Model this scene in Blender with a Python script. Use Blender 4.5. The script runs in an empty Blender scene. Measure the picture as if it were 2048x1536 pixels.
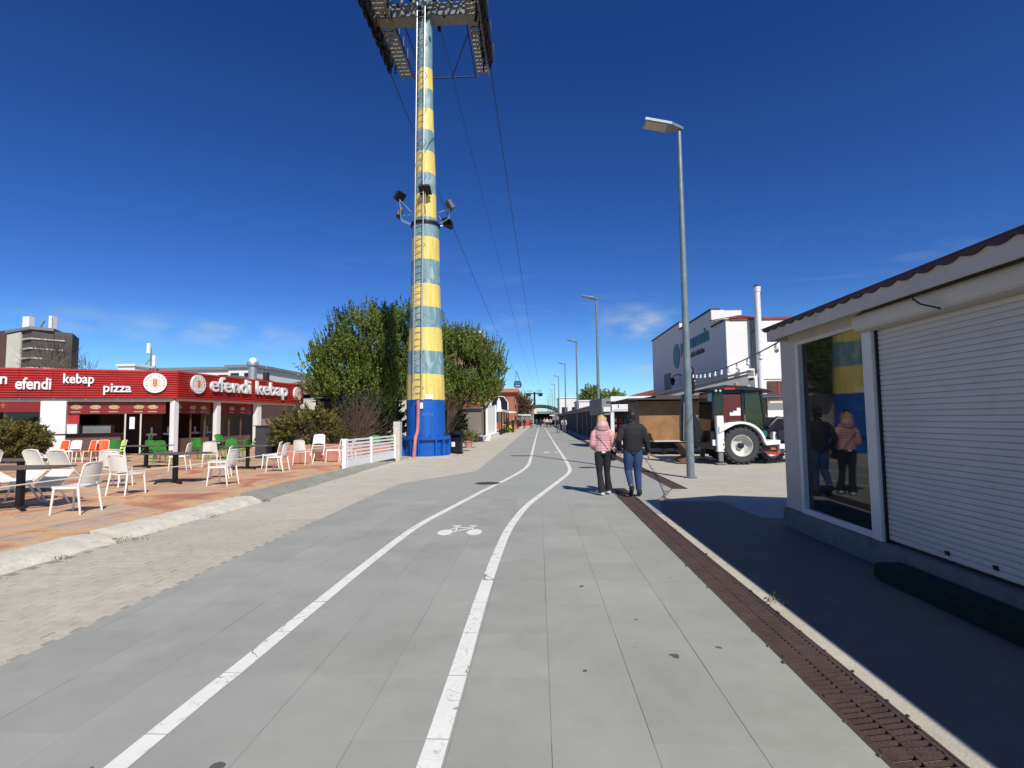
import bpy, bmesh, math, random
import numpy as np
from math import sin, cos, pi, radians, sqrt, atan2
from mathutils import Vector, Matrix, Euler
random.seed(7); RNG = np.random.default_rng(11)
SC = bpy.context.scene; COL = SC.collection

# ---------------------------------------------------------------- camera, sky, sun
cd = bpy.data.cameras.new('camera'); cam = bpy.data.objects.new('camera', cd); COL.objects.link(cam)
cd.sensor_width = 36.0; cd.lens = 1050.0/2048*36; cd.clip_start = 0.05; cd.clip_end = 6000
Mc = Matrix.Rotation(radians(2.83), 4, 'Z') @ Matrix.Rotation(radians(93.8), 4, 'X') @ Matrix.Rotation(radians(-0.7), 4, 'Z')
Mc.translation = (0, 0, 1.6); cam.matrix_world = Mc; SC.camera = cam
SUNEL = radians(45); SUN = Vector((.438*cos(SUNEL), -.899*cos(SUNEL), sin(SUNEL))).normalized()
w = bpy.data.worlds.new('World'); SC.world = w; w.use_nodes = True
nt = w.node_tree; nt.nodes.clear()
def N(t, **k):
    n = nt.nodes.new(t)
    for a, b in k.items(): setattr(n, a, b)
    return n
out = N('ShaderNodeOutputWorld'); bg = N('ShaderNodeBackground'); sky = N('ShaderNodeTexSky')
sky.sky_type = 'NISHITA'; sky.sun_disc = False; sky.sun_elevation = SUNEL; sky.sun_rotation = atan2(SUN.x, SUN.y)
sky.altitude = 300; sky.air_density = 1.0; sky.dust_density = 0.35; sky.ozone_density = 3.0
bg.inputs[1].default_value = 0.085
tc = N('ShaderNodeTexCoord'); gam = N('ShaderNodeGamma'); gam.inputs[1].default_value = 1.32
hs = N('ShaderNodeHueSaturation'); hs.inputs['Saturation'].default_value = 1.12; hs.inputs['Value'].default_value = 1.07; hs.inputs['Hue'].default_value = .497
L = nt.links.new
tz_ = N('ShaderNodeSeparateXYZ'); tm = N('ShaderNodeMapRange'); tm.inputs[1].default_value = .0; tm.inputs[2].default_value = .22; tint = N('ShaderNodeMixRGB'); tint.inputs[1].default_value = (.44,.66,.84,1); tint.inputs[2].default_value = (.36,.445,.68,1)
tmul = N('ShaderNodeMixRGB', blend_type='MULTIPLY'); tmul.inputs[0].default_value = 1
L(tc.outputs['Generated'], tz_.inputs[0]); L(tz_.outputs[2], tm.inputs[0]); L(tm.outputs[0], tint.inputs[0])
L(sky.outputs[0], gam.inputs[0]); L(gam.outputs[0], hs.inputs['Color']); L(hs.outputs[0], tmul.inputs[1]); L(tint.outputs[0], tmul.inputs[2])
# thin wispy clouds low over the horizon
mp = N('ShaderNodeMapping'); mp.inputs['Scale'].default_value = (1.6, 1.6, 9.0); mp.inputs['Rotation'].default_value = (radians(3), radians(-4), 0)
mp.inputs['Location'].default_value = (.35, .2, .31)
nz = N('ShaderNodeTexNoise'); nz.inputs['Scale'].default_value = 1.9; nz.inputs['Detail'].default_value = 7; nz.inputs['Roughness'].default_value = .62; nz.inputs['Distortion'].default_value = .5
cr = N('ShaderNodeValToRGB'); cr.color_ramp.elements[0].position = .56; cr.color_ramp.elements[1].position = .86
sx = N('ShaderNodeSeparateXYZ'); el = N('ShaderNodeMapRange'); el.interpolation_type = 'SMOOTHSTEP'
el.inputs[1].default_value = .34; el.inputs[2].default_value = .12; el.inputs[3].default_value = 0; el.inputs[4].default_value = .55
mul = N('ShaderNodeMath', operation='MULTIPLY'); mx = N('ShaderNodeMixRGB'); mx.inputs[2].default_value = (5.6, 7.0, 8.2, 1)
L(tc.outputs['Generated'], mp.inputs[0]); L(mp.outputs[0], nz.inputs[0]); L(nz.outputs[0], cr.inputs[0])
L(tc.outputs['Generated'], sx.inputs[0]); L(sx.outputs[2], el.inputs[0]); L(cr.outputs[0], mul.inputs[0]); L(el.outputs[0], mul.inputs[1])
# one small brighter cloud to the right of the street: soft blob about a direction
def blob(d, rad, squash, amp):
    vs = N('ShaderNodeVectorMath', operation='SUBTRACT'); vs.inputs[1].default_value = d
    vm = N('ShaderNodeVectorMath', operation='MULTIPLY'); vm.inputs[1].default_value = (1, 1, squash)
    vl = N('ShaderNodeVectorMath', operation='LENGTH'); r = N('ShaderNodeMapRange'); r.interpolation_type = 'SMOOTHSTEP'
    r.inputs[1].default_value = rad; r.inputs[2].default_value = 0; r.inputs[3].default_value = 0; r.inputs[4].default_value = amp
    n2 = N('ShaderNodeTexNoise'); n2.inputs['Scale'].default_value = 5; n2.inputs['Detail'].default_value = 6
    m2 = N('ShaderNodeMapping'); m2.inputs['Scale'].default_value = (3, 3, 9)
    L(tc.outputs['Generated'], m2.inputs[0]); L(m2.outputs[0], n2.inputs[0])
    ad = N('ShaderNodeMath', operation='MULTIPLY'); c2 = N('ShaderNodeMapRange'); c2.inputs[1].default_value = .38; c2.inputs[2].default_value = .72
    L(n2.outputs[0], c2.inputs[0])
    L(tc.outputs['Generated'], vs.inputs[0]); L(vs.outputs[0], vm.inputs[0]); L(vm.outputs[0], vl.inputs[0]); L(vl.outputs['Value'], r.inputs[0])
    L(r.outputs[0], ad.inputs[0]); L(c2.outputs[0], ad.inputs[1]); return ad
prev = mul.outputs[0]
for b in (blob((.185, .966, .172), .10, 2.2, 1.0), blob((.20, .972, .09), .07, 3.5, .6), blob((-.50, .855, .145), .20, 6, .55), blob((-.64, .755, .15), .22, 6, .35)):
    a = N('ShaderNodeMath', operation='ADD'); a.use_clamp = True; L(prev, a.inputs[0]); L(b.outputs[0], a.inputs[1]); prev = a.outputs[0]
L(prev, mx.inputs[0]); L(tmul.outputs[0], mx.inputs[1]); L(mx.outputs[0], bg.inputs[0]); L(bg.outputs[0], out.inputs[0])
sd = bpy.data.lights.new('sun', 'SUN'); sd.energy = 5.0; sd.angle = radians(.5); sd.color = (1, .955, .87)
so = bpy.data.objects.new('sun', sd); COL.objects.link(so); so.rotation_euler = SUN.to_track_quat('Z', 'Y').to_euler(); so.location = (0, 0, 30)
vs_ = SC.view_settings; vs_.view_transform = 'Standard'; vs_.look = 'None'; vs_.exposure = 0.0; vs_.gamma = 1; vs_.use_curve_mapping = False

# ---------------------------------------------------------------- helpers
def lin(c):
    c = c/255; return c/12.92 if c <= .04045 else ((c+.055)/1.055)**2.4
def C(r, g, b): return (lin(r), lin(g), lin(b))
def M(name, col, rough=.6, metal=0, var=.12, scale=3, bump=.1, bscale=30, spec=.5, dirt=None, world=True, rnd=0, **k):
    """procedural material: base colour + noise variation + optional second (dirt) colour + fine bump"""
    m = bpy.data.materials.new(name); m.use_nodes = True; t = m.node_tree; ns = t.nodes; ns.clear(); l = t.links.new
    o = ns.new('ShaderNodeOutputMaterial'); p = ns.new('ShaderNodeBsdfPrincipled'); l(p.outputs[0], o.inputs[0])
    p.inputs['Roughness'].default_value = rough; p.inputs['Metallic'].default_value = metal
    p.inputs['Specular IOR Level'].default_value = spec
    if world: co = ns.new('ShaderNodeNewGeometry').outputs['Position']
    else: co = ns.new('ShaderNodeTexCoord').outputs['Object']
    n = ns.new('ShaderNodeTexNoise'); n.inputs['Scale'].default_value = scale; n.inputs['Detail'].default_value = 8; n.inputs['Roughness'].default_value = .65
    l(co, n.inputs['Vector'])
    mr = ns.new('ShaderNodeMapRange'); mr.inputs[1].default_value = .3; mr.inputs[2].default_value = .7; mr.inputs[3].default_value = 1-var; mr.inputs[4].default_value = 1+var
    l(n.outputs['Fac'], mr.inputs[0])
    mm = ns.new('ShaderNodeVectorMath'); mm.operation = 'SCALE'; mm.inputs[0].default_value = col; l(mr.outputs[0], mm.inputs['Scale'])
    last = mm.outputs[0]
    if rnd:
        oi = ns.new('ShaderNodeObjectInfo'); r2 = ns.new('ShaderNodeMapRange'); r2.inputs[3].default_value = 1-rnd; r2.inputs[4].default_value = 1+rnd
        l(oi.outputs['Random'], r2.inputs[0]); m3 = ns.new('ShaderNodeVectorMath'); m3.operation = 'SCALE'; l(last, m3.inputs[0]); l(r2.outputs[0], m3.inputs['Scale']); last = m3.outputs[0]
    if dirt:
        dc, dsc, lo, hi, amt = dirt
        n2 = ns.new('ShaderNodeTexNoise'); n2.inputs['Scale'].default_value = dsc; n2.inputs['Detail'].default_value = 9; n2.inputs['Roughness'].default_value = .7
        ad = ns.new('ShaderNodeVectorMath'); ad.inputs[1].default_value = (3.1, 7.7, 1.3); l(co, ad.inputs[0]); l(ad.outputs[0], n2.inputs['Vector'])
        r3 = ns.new('ShaderNodeMapRange'); r3.inputs[1].default_value = lo; r3.inputs[2].default_value = hi; r3.inputs[4].default_value = amt; l(n2.outputs['Fac'], r3.inputs[0])
        mx = ns.new('ShaderNodeMixRGB'); mx.inputs[2].default_value = (*dc, 1); l(r3.outputs[0], mx.inputs[0]); l(last, mx.inputs[1]); last = mx.outputs[0]
    m['_'] = 0; del m['_']
    if bump:
        nb = ns.new('ShaderNodeTexNoise'); nb.inputs['Scale'].default_value = bscale; nb.inputs['Detail'].default_value = 6; l(co, nb.inputs['Vector'])
        b = ns.new('ShaderNodeBump'); b.inputs['Strength'].default_value = bump; b.inputs['Distance'].default_value = .01; l(nb.outputs['Fac'], b.inputs['Height']); l(b.outputs[0], p.inputs['Normal'])
    l(last, p.inputs['Base Color'])
    for a, v in k.items(): p.inputs[a.replace('_', ' ')].default_value = v
    return m
def spots(m, col, scale, thr, amt=.9, zonly=True):
    """scatter small round spots (chewing gum, grit) over a ground material"""
    t = m.node_tree; ns = t.nodes; l = t.links.new; p = [n for n in ns if n.type == 'BSDF_PRINCIPLED'][0]
    src = p.inputs['Base Color'].links[0].from_socket
    g = ns.new('ShaderNodeNewGeometry'); v = ns.new('ShaderNodeTexVoronoi'); v.inputs['Scale'].default_value = scale
    dn = ns.new('ShaderNodeTexNoise'); dn.inputs['Scale'].default_value = scale*2.5; l(g.outputs['Position'], dn.inputs['Vector'])
    dm = ns.new('ShaderNodeVectorMath'); dm.operation = 'SCALE'; dm.inputs['Scale'].default_value = .35/scale; l(dn.outputs['Color'], dm.inputs[0])
    da = ns.new('ShaderNodeVectorMath'); l(g.outputs['Position'], da.inputs[0]); l(dm.outputs[0], da.inputs[1]); l(da.outputs[0], v.inputs['Vector'])
    sp = ns.new('ShaderNodeSeparateColor'); l(v.outputs['Color'], sp.inputs[0])
    ra = ns.new('ShaderNodeMapRange'); ra.inputs[1].default_value = .45; ra.inputs[2].default_value = 1; ra.inputs[3].default_value = 0; ra.inputs[4].default_value = thr; l(sp.outputs[0], ra.inputs[0])
    lt = ns.new('ShaderNodeMath'); lt.operation = 'LESS_THAN'; l(v.outputs['Distance'], lt.inputs[0]); l(ra.outputs[0], lt.inputs[1])
    mu = ns.new('ShaderNodeMath'); mu.operation = 'MULTIPLY'; mu.inputs[1].default_value = amt; l(lt.outputs[0], mu.inputs[0])
    mx = ns.new('ShaderNodeMixRGB'); mx.inputs[2].default_value = (*col, 1); l(mu.outputs[0], mx.inputs[0]); l(src, mx.inputs[1]); l(mx.outputs[0], p.inputs['Base Color'])
    return m
def cracks(m, col, scale, width, amt, warp=1.0):
    t = m.node_tree; ns = t.nodes; l = t.links.new; p = [n for n in ns if n.type == 'BSDF_PRINCIPLED'][0]
    src = p.inputs['Base Color'].links[0].from_socket; g = ns.new('ShaderNodeNewGeometry')
    n = ns.new('ShaderNodeTexNoise'); n.inputs['Scale'].default_value = scale; n.inputs['Detail'].default_value = 3; n.inputs['Distortion'].default_value = warp; l(g.outputs['Position'], n.inputs['Vector'])
    a = ns.new('ShaderNodeMath'); a.operation = 'COMPARE'; a.inputs[1].default_value = .5; a.inputs[2].default_value = width; l(n.outputs['Fac'], a.inputs[0])
    k = ns.new('ShaderNodeTexNoise'); k.inputs['Scale'].default_value = scale*.7; ad = ns.new('ShaderNodeVectorMath'); ad.inputs[1].default_value = (9, 4, 2); l(g.outputs['Position'], ad.inputs[0]); l(ad.outputs[0], k.inputs['Vector'])
    r = ns.new('ShaderNodeMapRange'); r.inputs[1].default_value = .47; r.inputs[2].default_value = .56; r.inputs[4].default_value = amt; l(k.outputs['Fac'], r.inputs[0])
    mu = ns.new('ShaderNodeMath'); mu.operation = 'MULTIPLY'; l(a.outputs[0], mu.inputs[0]); l(r.outputs[0], mu.inputs[1])
    mx = ns.new('ShaderNodeMixRGB'); mx.inputs[2].default_value = (*col, 1); l(mu.outputs[0], mx.inputs[0]); l(src, mx.inputs[1]); l(mx.outputs[0], p.inputs['Base Color'])
    return m
def fullmat(o):
    m = Matrix.Identity(4)
    while o is not None: m = o.matrix_basis @ m; o = o.parent
    return m
def tag(o, label=None, cat=None, group=None, kind=None):
    if label: o['label'] = label
    if cat: o['category'] = cat
    if group: o['group'] = group
    if kind: o['kind'] = kind
    return o
def thing(name, loc, label, cat, group=None, rz=0):
    o = bpy.data.objects.new(name, None); o.empty_display_size = .2; COL.objects.link(o); o.location = loc; o.rotation_euler = (0, 0, rz)
    return tag(o, label, cat, group)
def kids(o): return [c for c in bpy.data.objects if c.parent == o]
CH = {}
def link(name, me, mat, parent=None, loc=None, rot=None, scale=None):
    o = bpy.data.objects.new(name, me); COL.objects.link(o)
    if mat is not None and not me.materials: me.materials.append(mat)
    if parent is not None: o.parent = parent; CH.setdefault(parent.name, []).append(o)
    if loc is not None: o.location = loc
    if rot is not None: o.rotation_euler = rot
    if scale is not None: o.scale = scale
    return o
def copy_tree(o, parent=None):
    c = o.copy(); COL.objects.link(c); c.parent = parent
    if parent is not None: CH.setdefault(parent.name, []).append(c)
    for ch in list(CH.get(o.name, [])): copy_tree(ch, c)
    return c
class MB:
    def __init__(s): s.v = []; s.f = []; s.T = None
    def add(s, vs, fs):
        b = len(s.v)
        if s.T is not None: vs = [tuple(s.T @ Vector(p)) for p in vs]
        s.v += [tuple(p) for p in vs]; s.f += [tuple(i+b for i in f) for f in fs]; return s
    def box(s, x0, x1, y0, y1, z0, z1):
        return s.add([(x0,y0,z0),(x1,y0,z0),(x1,y1,z0),(x0,y1,z0),(x0,y0,z1),(x1,y0,z1),(x1,y1,z1),(x0,y1,z1)],
                     [(0,3,2,1),(4,5,6,7),(0,1,5,4),(1,2,6,5),(2,3,7,6),(3,0,4,7)])
    def bar(s, a, b, wd, ht=None, up=(0,0,1)):
        a = Vector(a); b = Vector(b); d = (b-a).normalized(); ht = ht or wd; up = Vector(up)
        if abs(d.dot(up)) > .98: up = Vector((0,1,0))
        x = d.cross(up).normalized(); z = x.cross(d)
        vs = [p+x*(sx*wd/2)+z*(sz*ht/2) for p in (a, b) for sx, sz in ((-1,-1),(1,-1),(1,1),(-1,1))]
        return s.add(vs, [(3,2,1,0),(4,5,6,7),(0,1,5,4),(1,2,6,5),(2,3,7,6),(3,0,4,7)])
    def tube(s, pts, r, n=8, cap=True, fl=1.0, ref=(0,1,0)):
        pts = [Vector(p) for p in pts]; k = len(pts); r = [r]*k if not hasattr(r, '__len__') else r; vs = []; fs = []
        for i, p in enumerate(pts):
            d = (pts[min(i+1,k-1)]-pts[max(i-1,0)]).normalized(); up = Vector(ref)
            if abs(d.dot(up)) > .95: up = Vector((1,0,0))
            x = d.cross(up).normalized(); y = x.cross(d)
            ri = r[i]; rx, ry = (ri, ri*fl) if not hasattr(ri, '__len__') else ri
            vs += [p + x*(rx*cos(2*pi*j/n)) + y*(ry*sin(2*pi*j/n)) for j in range(n)]
        for i in range(k-1):
            for j in range(n):
                a = i*n+j; b = i*n+(j+1) % n; fs.append((a, b, b+n, a+n))
        if cap: fs.append(tuple(range(n))[::-1]); fs.append(tuple((k-1)*n+j for j in range(n)))
        return s.add(vs, fs)
    def lathe(s, prof, n=24, c=(0,0,0), cap=True):
        vs = []; fs = []
        for r, z in prof: vs += [(c[0]+r*cos(2*pi*j/n), c[1]+r*sin(2*pi*j/n), c[2]+z) for j in range(n)]
        k = len(prof)
        for i in range(k-1):
            for j in range(n):
                a = i*n+j; b = i*n+(j+1) % n; fs.append((a, b, b+n, a+n))
        if cap: fs.append(tuple(range(n))[::-1]); fs.append(tuple((k-1)*n+j for j in range(n)))
        return s.add(vs, fs)
    def prism(s, poly, lo, hi, axis='z'):
        n = len(poly)
        def P(a, b, h): return {'z': (a, b, h), 'y': (a, h, b), 'x': (h, a, b)}[axis]
        vs = [P(a, b, lo) for a, b in poly]+[P(a, b, hi) for a, b in poly]
        fs = [tuple(range(n))[::-1], tuple(range(n, 2*n))]+[(i, (i+1) % n, (i+1) % n+n, i+n) for i in range(n)]
        return s.add(vs, fs)
    def disc(s, c, rx, ry, z0, z1, n=24):
        return s.prism([(c[0]+rx*cos(2*pi*j/n), c[1]+ry*sin(2*pi*j/n)) for j in range(n)], z0, z1)
    def ball(s, c, r, n=12, m=8):
        r = (r, r, r) if not hasattr(r, '__len__') else r
        vs = [(c[0], c[1], c[2]-r[2])]; fs = []
        for i in range(1, m):
            a = -pi/2+pi*i/m
            vs += [(c[0]+r[0]*cos(a)*cos(2*pi*j/n), c[1]+r[1]*cos(a)*sin(2*pi*j/n), c[2]+r[2]*sin(a)) for j in range(n)]
        vs.append((c[0], c[1], c[2]+r[2])); t = len(vs)-1
        for j in range(n):
            fs.append((0, 1+(j+1) % n, 1+j)); fs.append((t, t-n+j, t-n+(j+1) % n))
        for i in range(m-2):
            for j in range(n):
                a = 1+i*n+j; b = 1+i*n+(j+1) % n; fs.append((a, b, b+n, a+n))
        return s.add(vs, fs)
    def mesh(s, name, bevel=0, smooth=None, fix=True):
        me = bpy.data.meshes.new(name); me.from_pydata(s.v, [], s.f)
        if fix or bevel:
            bm = bmesh.new(); bm.from_mesh(me); bmesh.ops.recalc_face_normals(bm, faces=bm.faces)
            if bevel:
                es = [e for e in bm.edges if len(e.link_faces) == 2 and e.calc_face_angle(0) > .6]
                bmesh.ops.bevel(bm, geom=es, offset=bevel, segments=2, affect='EDGES', clamp_overlap=True)
            bm.to_mesh(me); bm.free()
        if smooth:
            me.polygons.foreach_set('use_smooth', [True]*len(me.polygons)); me.set_sharp_from_angle(angle=radians(smooth))
        me.update(); return me
    def build(s, name, mat, parent=None, w=True, bevel=0, smooth=None, kind=None):
        if w and parent is not None:
            inv = fullmat(parent).inverted(); s.v = [tuple(inv @ Vector(p)) for p in s.v]
        o = link(name, s.mesh(name, bevel, smooth), mat, parent)
        if kind: o['kind'] = kind
        return o
def struct(o): o['kind'] = 'structure'; return o
def frame(p0, p1):
    """local frame on a facade: x from p0 to p1, y into the building, z up"""
    x = Vector((p1[0]-p0[0], p1[1]-p0[1], 0)).normalized(); y = Vector((-x.y, x.x, 0))
    return Matrix(((x.x, y.x, 0, p0[0]), (x.y, y.y, 0, p0[1]), (0, 0, 1, 0), (0, 0, 0, 1)))
_tc = {}
def textmesh(s, ext=.02, off=0.0, res=3):
    k = (s, ext, off)
    if k in _tc: return _tc[k]
    c = bpy.data.curves.new('t', 'FONT'); c.body = s; c.size = 1; c.extrude = ext; c.offset = off; c.resolution_u = res
    o = bpy.data.objects.new('t', c); COL.objects.link(o); dg = bpy.context.evaluated_depsgraph_get(); dg.update()
    me = bpy.data.meshes.new_from_object(o.evaluated_get(dg)); bpy.data.objects.remove(o)
    xs = [v.co.x for v in me.vertices] or [0]; ys = [v.co.y for v in me.vertices] or [0]
    _tc[k] = (me, min(xs), max(xs), min(ys), max(ys)); return _tc[k]
def sign_text(s, T, x0, x1, z0, z1, mat, parent, depth=.06, off=.015, name='letter', joined=False, side=None):
    """raised letters on a facade frame T (letters stand on plane y=0, facing -y), fitted into x0..x1, z0..z1"""
    full = textmesh(s, .5, off); W = full[2]-full[1]; H = full[4]-full[3]; sxx = (x1-x0)/W; szz = (z1-z0)/H
    if joined: items = [(s, full[1])]
    else:
        items = []
        for i, ch in enumerate(s):
            if ch == ' ': continue
            pre = textmesh(s[:i+1], .5, off); one = textmesh(ch, .5, off)
            items.append((ch, pre[2]-(one[2]-one[1])))
    inv = fullmat(parent).inverted()
    for ch, gx in items:
        me = textmesh(ch, .5, off); m2 = me[0].copy(); m2.materials.clear()
        A = inv @ T @ Matrix.Translation((x0+(gx-full[1])*sxx, 0, z0)) @ Matrix(((sxx,0,0,-me[1]*sxx),(0,0,-depth,-depth/2),(0,szz,0,-full[3]*szz),(0,0,0,1)))
        m2.transform(A); link(name, m2, mat, parent)
def wavy(a, b, n, amp, seed=0):
    rr = random.Random(seed); return [(a+(b-a)*i/n, rr.uniform(-amp, amp)) for i in range(n+1)]

# ---------------------------------------------------------------- materials
m_slab = M('paving_concrete', (.330,.328,.283), .75, var=.10, scale=1.1, bump=.15, bscale=140, rnd=.045, dirt=((.24,.235,.19), 1.1, .5, .75, .55))
spots(m_slab, (.04,.04,.04), 2.1, .085, .8); spots(m_slab, (.5,.5,.47), 5.3, .045, .6)
m_joint = M('joint_sand', (.17,.165,.14), .9, bump=.3)
m_road = M('paving_concrete_far', (.330,.328,.283), .75, var=.06, scale=.7, bump=.1, bscale=90)
m_paint = M('road_paint', (.80,.78,.70), .5, var=.05, scale=7, bump=.1, dirt=((.33,.33,.30), 16, .60, .74, .55))
cracks(m_paint, (.16,.16,.15), 2.6, .006, .85); cracks(m_paint, (.3,.3,.28), 7, .008, .5); spots(m_paint, (.2,.2,.19), 9, .16, .7)
m_beige = M('beige_paver', (.475,.435,.345), .9, var=.10, scale=1.3, bump=.5, bscale=60, rnd=.05, dirt=((.33,.295,.23), 9, .45, .75, .55))
spots(m_beige, (.16,.14,.11), 5.5, .10, .6)
m_beigej = M('paver_joint', (.30,.27,.21), .95, bump=.5, bscale=60)
m_shadeasph = M('shade_darkened_asphalt', (.21,.17,.12), .8, var=.12, scale=2, bump=.3, bscale=150)  # asphalt with the kiosk's shade worked into its dark colour
spots(m_shadeasph, (.45,.45,.42), 1.6, .03, .8); spots(m_shadeasph, (.03,.03,.03), 2.6, .07, .7)
m_slabd = M('light_concrete', (.34,.33,.31), .8, var=.1, scale=2, bump=.2)
m_iron = M('rusty_cast_iron', (.075,.050,.042), .6, metal=.15, var=.25, scale=9, bump=.4, bscale=120, dirt=((.12,.075,.055), 5, .4, .7, .6))
m_black = M('black_void', (.004,.004,.004), .9, bump=0, var=0)
m_earth = M('dusty_ground', (.28,.25,.18), .95, var=.2, scale=.2, bump=.4, dirt=((.09,.11,.05), .3, .45, .6, .8))
m_kerbw = M('rough_white_concrete', (.58,.54,.44), .9, var=.15, scale=4, bump=.8, bscale=25, dirt=((.35,.31,.24), 7, .5, .7, .6))
m_kerbg = M('grey_kerb', (.27,.265,.22), .85, var=.15, scale=4, bump=.4, dirt=((.15,.14,.10), 8, .5, .7, .5))
m_white = M('white_paint', (.78,.77,.73), .55, var=.04, scale=3, bump=.1)
m_wplast = M('white_plastic', (.82,.785,.69), .38, var=.03, bump=.05, bscale=200, world=False)
m_gplast = M('green_plastic', (.035,.26,.035), .4, var=.06, bump=0, world=False)
m_oplast = M('orange_plastic', (.80,.13,.02), .4, var=.06, bump=0, world=False)
m_lplast = M('lime_plastic', (.55,.75,.06), .4, var=.06, bump=0, world=False)
m_dark = M('black_metal', (.012,.012,.014), .45, metal=.3, var=.1, bump=.05)
m_darkw = M('dark_wood_top', (.13,.10,.075), .6, var=.2, bump=.2)
m_steel = M('galvanised_steel', (.44,.45,.44), .42, metal=.55, var=.12, scale=5, bump=.05)
m_pole = M('painted_lamp_pole', (.19,.235,.245), .45, metal=.35, var=.12, scale=4, bump=.05, dirt=((.35,.38,.36), 3, .5, .65, .5))
m_red = M('red_cladding', (.47,.028,.024), .45, var=.1, scale=4, bump=.05, dirt=((.33,.02,.02), 2, .45, .6, .5))
m_dred = M('dark_red_menu_board', (.20,.018,.014), .4, var=.15, bump=0)
m_cream = M('cream_render', (.60,.55,.45), .8, var=.06, bump=.2)
m_brown = M('dark_brown_interior', (.085,.034,.024), .7, var=.3, scale=2, bump=0)
m_brownw = M('brown_panel', (.12,.065,.045), .6, var=.2, scale=2, bump=.1)
m_glassd = M('dark_window_glass', (.010,.014,.014), .03, var=0, bump=0, spec=.5, IOR=1.5)
m_shopgl = M('shop_window_glass', (.012,.010,.010), .06, var=0, bump=0, spec=.6)
m_shut = M('white_roller_shutter', (.56,.53,.47), .5, var=.08, scale=1.2, bump=.05, dirt=((.36,.33,.28), 1.6, .55, .8, .45))
m_kwall = M('kiosk_render', (.52,.49,.43), .7, var=.08, scale=2, bump=.2, dirt=((.30,.28,.25), 2.5, .5, .7, .4))
m_pvc = M('white_window_frame', (.66,.64,.60), .4, var=.03, bump=0)
m_plinth = M('plinth_render', (.17,.17,.17), .85, var=.15, scale=4, bump=.4, dirt=((.07,.065,.06), 5, .5, .7, .7))
m_maroon = M('maroon_tile', (.055,.014,.022), .55, var=.2, scale=6, bump=.1)
m_turf = M('green_carpet', (.010,.022,.009), .95, var=.3, scale=20, bump=.6, bscale=200)
m_wood = M('plywood', (.32,.16,.06), .65, var=.25, scale=1.5, bump=.15, dirt=((.15,.08,.04), 1.2, .45, .65, .7))
m_roofd = M('dark_roof_sheet', (.05,.045,.045), .7, var=.2, bump=.2)
m_roofr = M('terracotta_roof', (.26,.055,.035), .8, var=.25, scale=3, bump=.5, bscale=20)
m_grey = M('grey_render', (.22,.22,.22), .8, var=.1, bump=.2)
m_teal = M('teal_sign', (.02,.16,.20), .5, bump=0)
m_ink = M('black_sign_ink', (.01,.01,.012), .5, bump=0)
m_brick = M('orange_brick', (.36,.13,.07), .85, var=.2, scale=3, bump=.4, bscale=25)
m_bark = M('bark', (.085,.06,.042), .95, var=.3, scale=8, bump=.8, bscale=25)
m_twig = M('brown_twigs', (.13,.085,.06), .9, var=.3, scale=3, bump=0)
m_terr = None
def leafmat(name, c1, c2, trans=.25):
    m = bpy.data.materials.new(name); m.use_nodes = True; t = m.node_tree; ns = t.nodes; ns.clear(); l = t.links.new
    o = ns.new('ShaderNodeOutputMaterial'); g = ns.new('ShaderNodeNewGeometry'); r = ns.new('ShaderNodeMixRGB'); r.inputs[1].default_value = (*c1, 1); r.inputs[2].default_value = (*c2, 1)
    n = ns.new('ShaderNodeTexNoise'); n.inputs['Scale'].default_value = .9; n.inputs['Detail'].default_value = 3; l(g.outputs['Position'], n.inputs['Vector'])
    a = ns.new('ShaderNodeMath'); a.operation = 'ADD'; l(g.outputs['Random Per Island'], a.inputs[0]); l(n.outputs['Fac'], a.inputs[1])
    b = ns.new('ShaderNodeMapRange'); b.inputs[1].default_value = .55; b.inputs[2].default_value = 1.3; l(a.outputs[0], b.inputs[0]); l(b.outputs[0], r.inputs[0])
    d = ns.new('ShaderNodeBsdfPrincipled'); d.inputs['Roughness'].default_value = .55; d.inputs['Specular IOR Level'].default_value = .3; l(r.outputs[0], d.inputs['Base Color'])
    tr = ns.new('ShaderNodeBsdfTranslucent'); l(r.outputs[0], tr.inputs[0]); mx = ns.new('ShaderNodeMixShader'); mx.inputs[0].default_value = trans
    l(d.outputs[0], mx.inputs[1]); l(tr.outputs[0], mx.inputs[2]); l(mx.outputs[0], o.inputs[0]); return m
m_leaf = leafmat('spring_leaves', (.070,.088,.022), (.27,.36,.06), .38)
m_leafo = leafmat('olive_leaves', (.10,.095,.022), (.20,.17,.045))
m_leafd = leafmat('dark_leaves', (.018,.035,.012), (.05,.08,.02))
m_leafp = leafmat('pale_leaves', (.16,.22,.06), (.30,.36,.13))
m_leafb = leafmat('budding_brown_twigs', (.13,.075,.04), (.22,.13,.07))
m_leafr = leafmat('reddish_twigs', (.12,.06,.04), (.21,.12,.08))

# ---------------------------------------------------------------- ground
o = struct(MB().add([(-2500,-60,-.03),(2500,-60,-.03),(2500,4000,-.03),(-2500,4000,-.03)], [(0,1,2,3)]).build('ground', m_earth))
b = MB(); b.add([(-3.6,-12,-.022),(1.57,-12,-.022),(1.57,10.582,-.022),(-3.6,10.582,-.022)], [(0,1,2,3)])
roadn = struct(b.build('road', m_joint))
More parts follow.
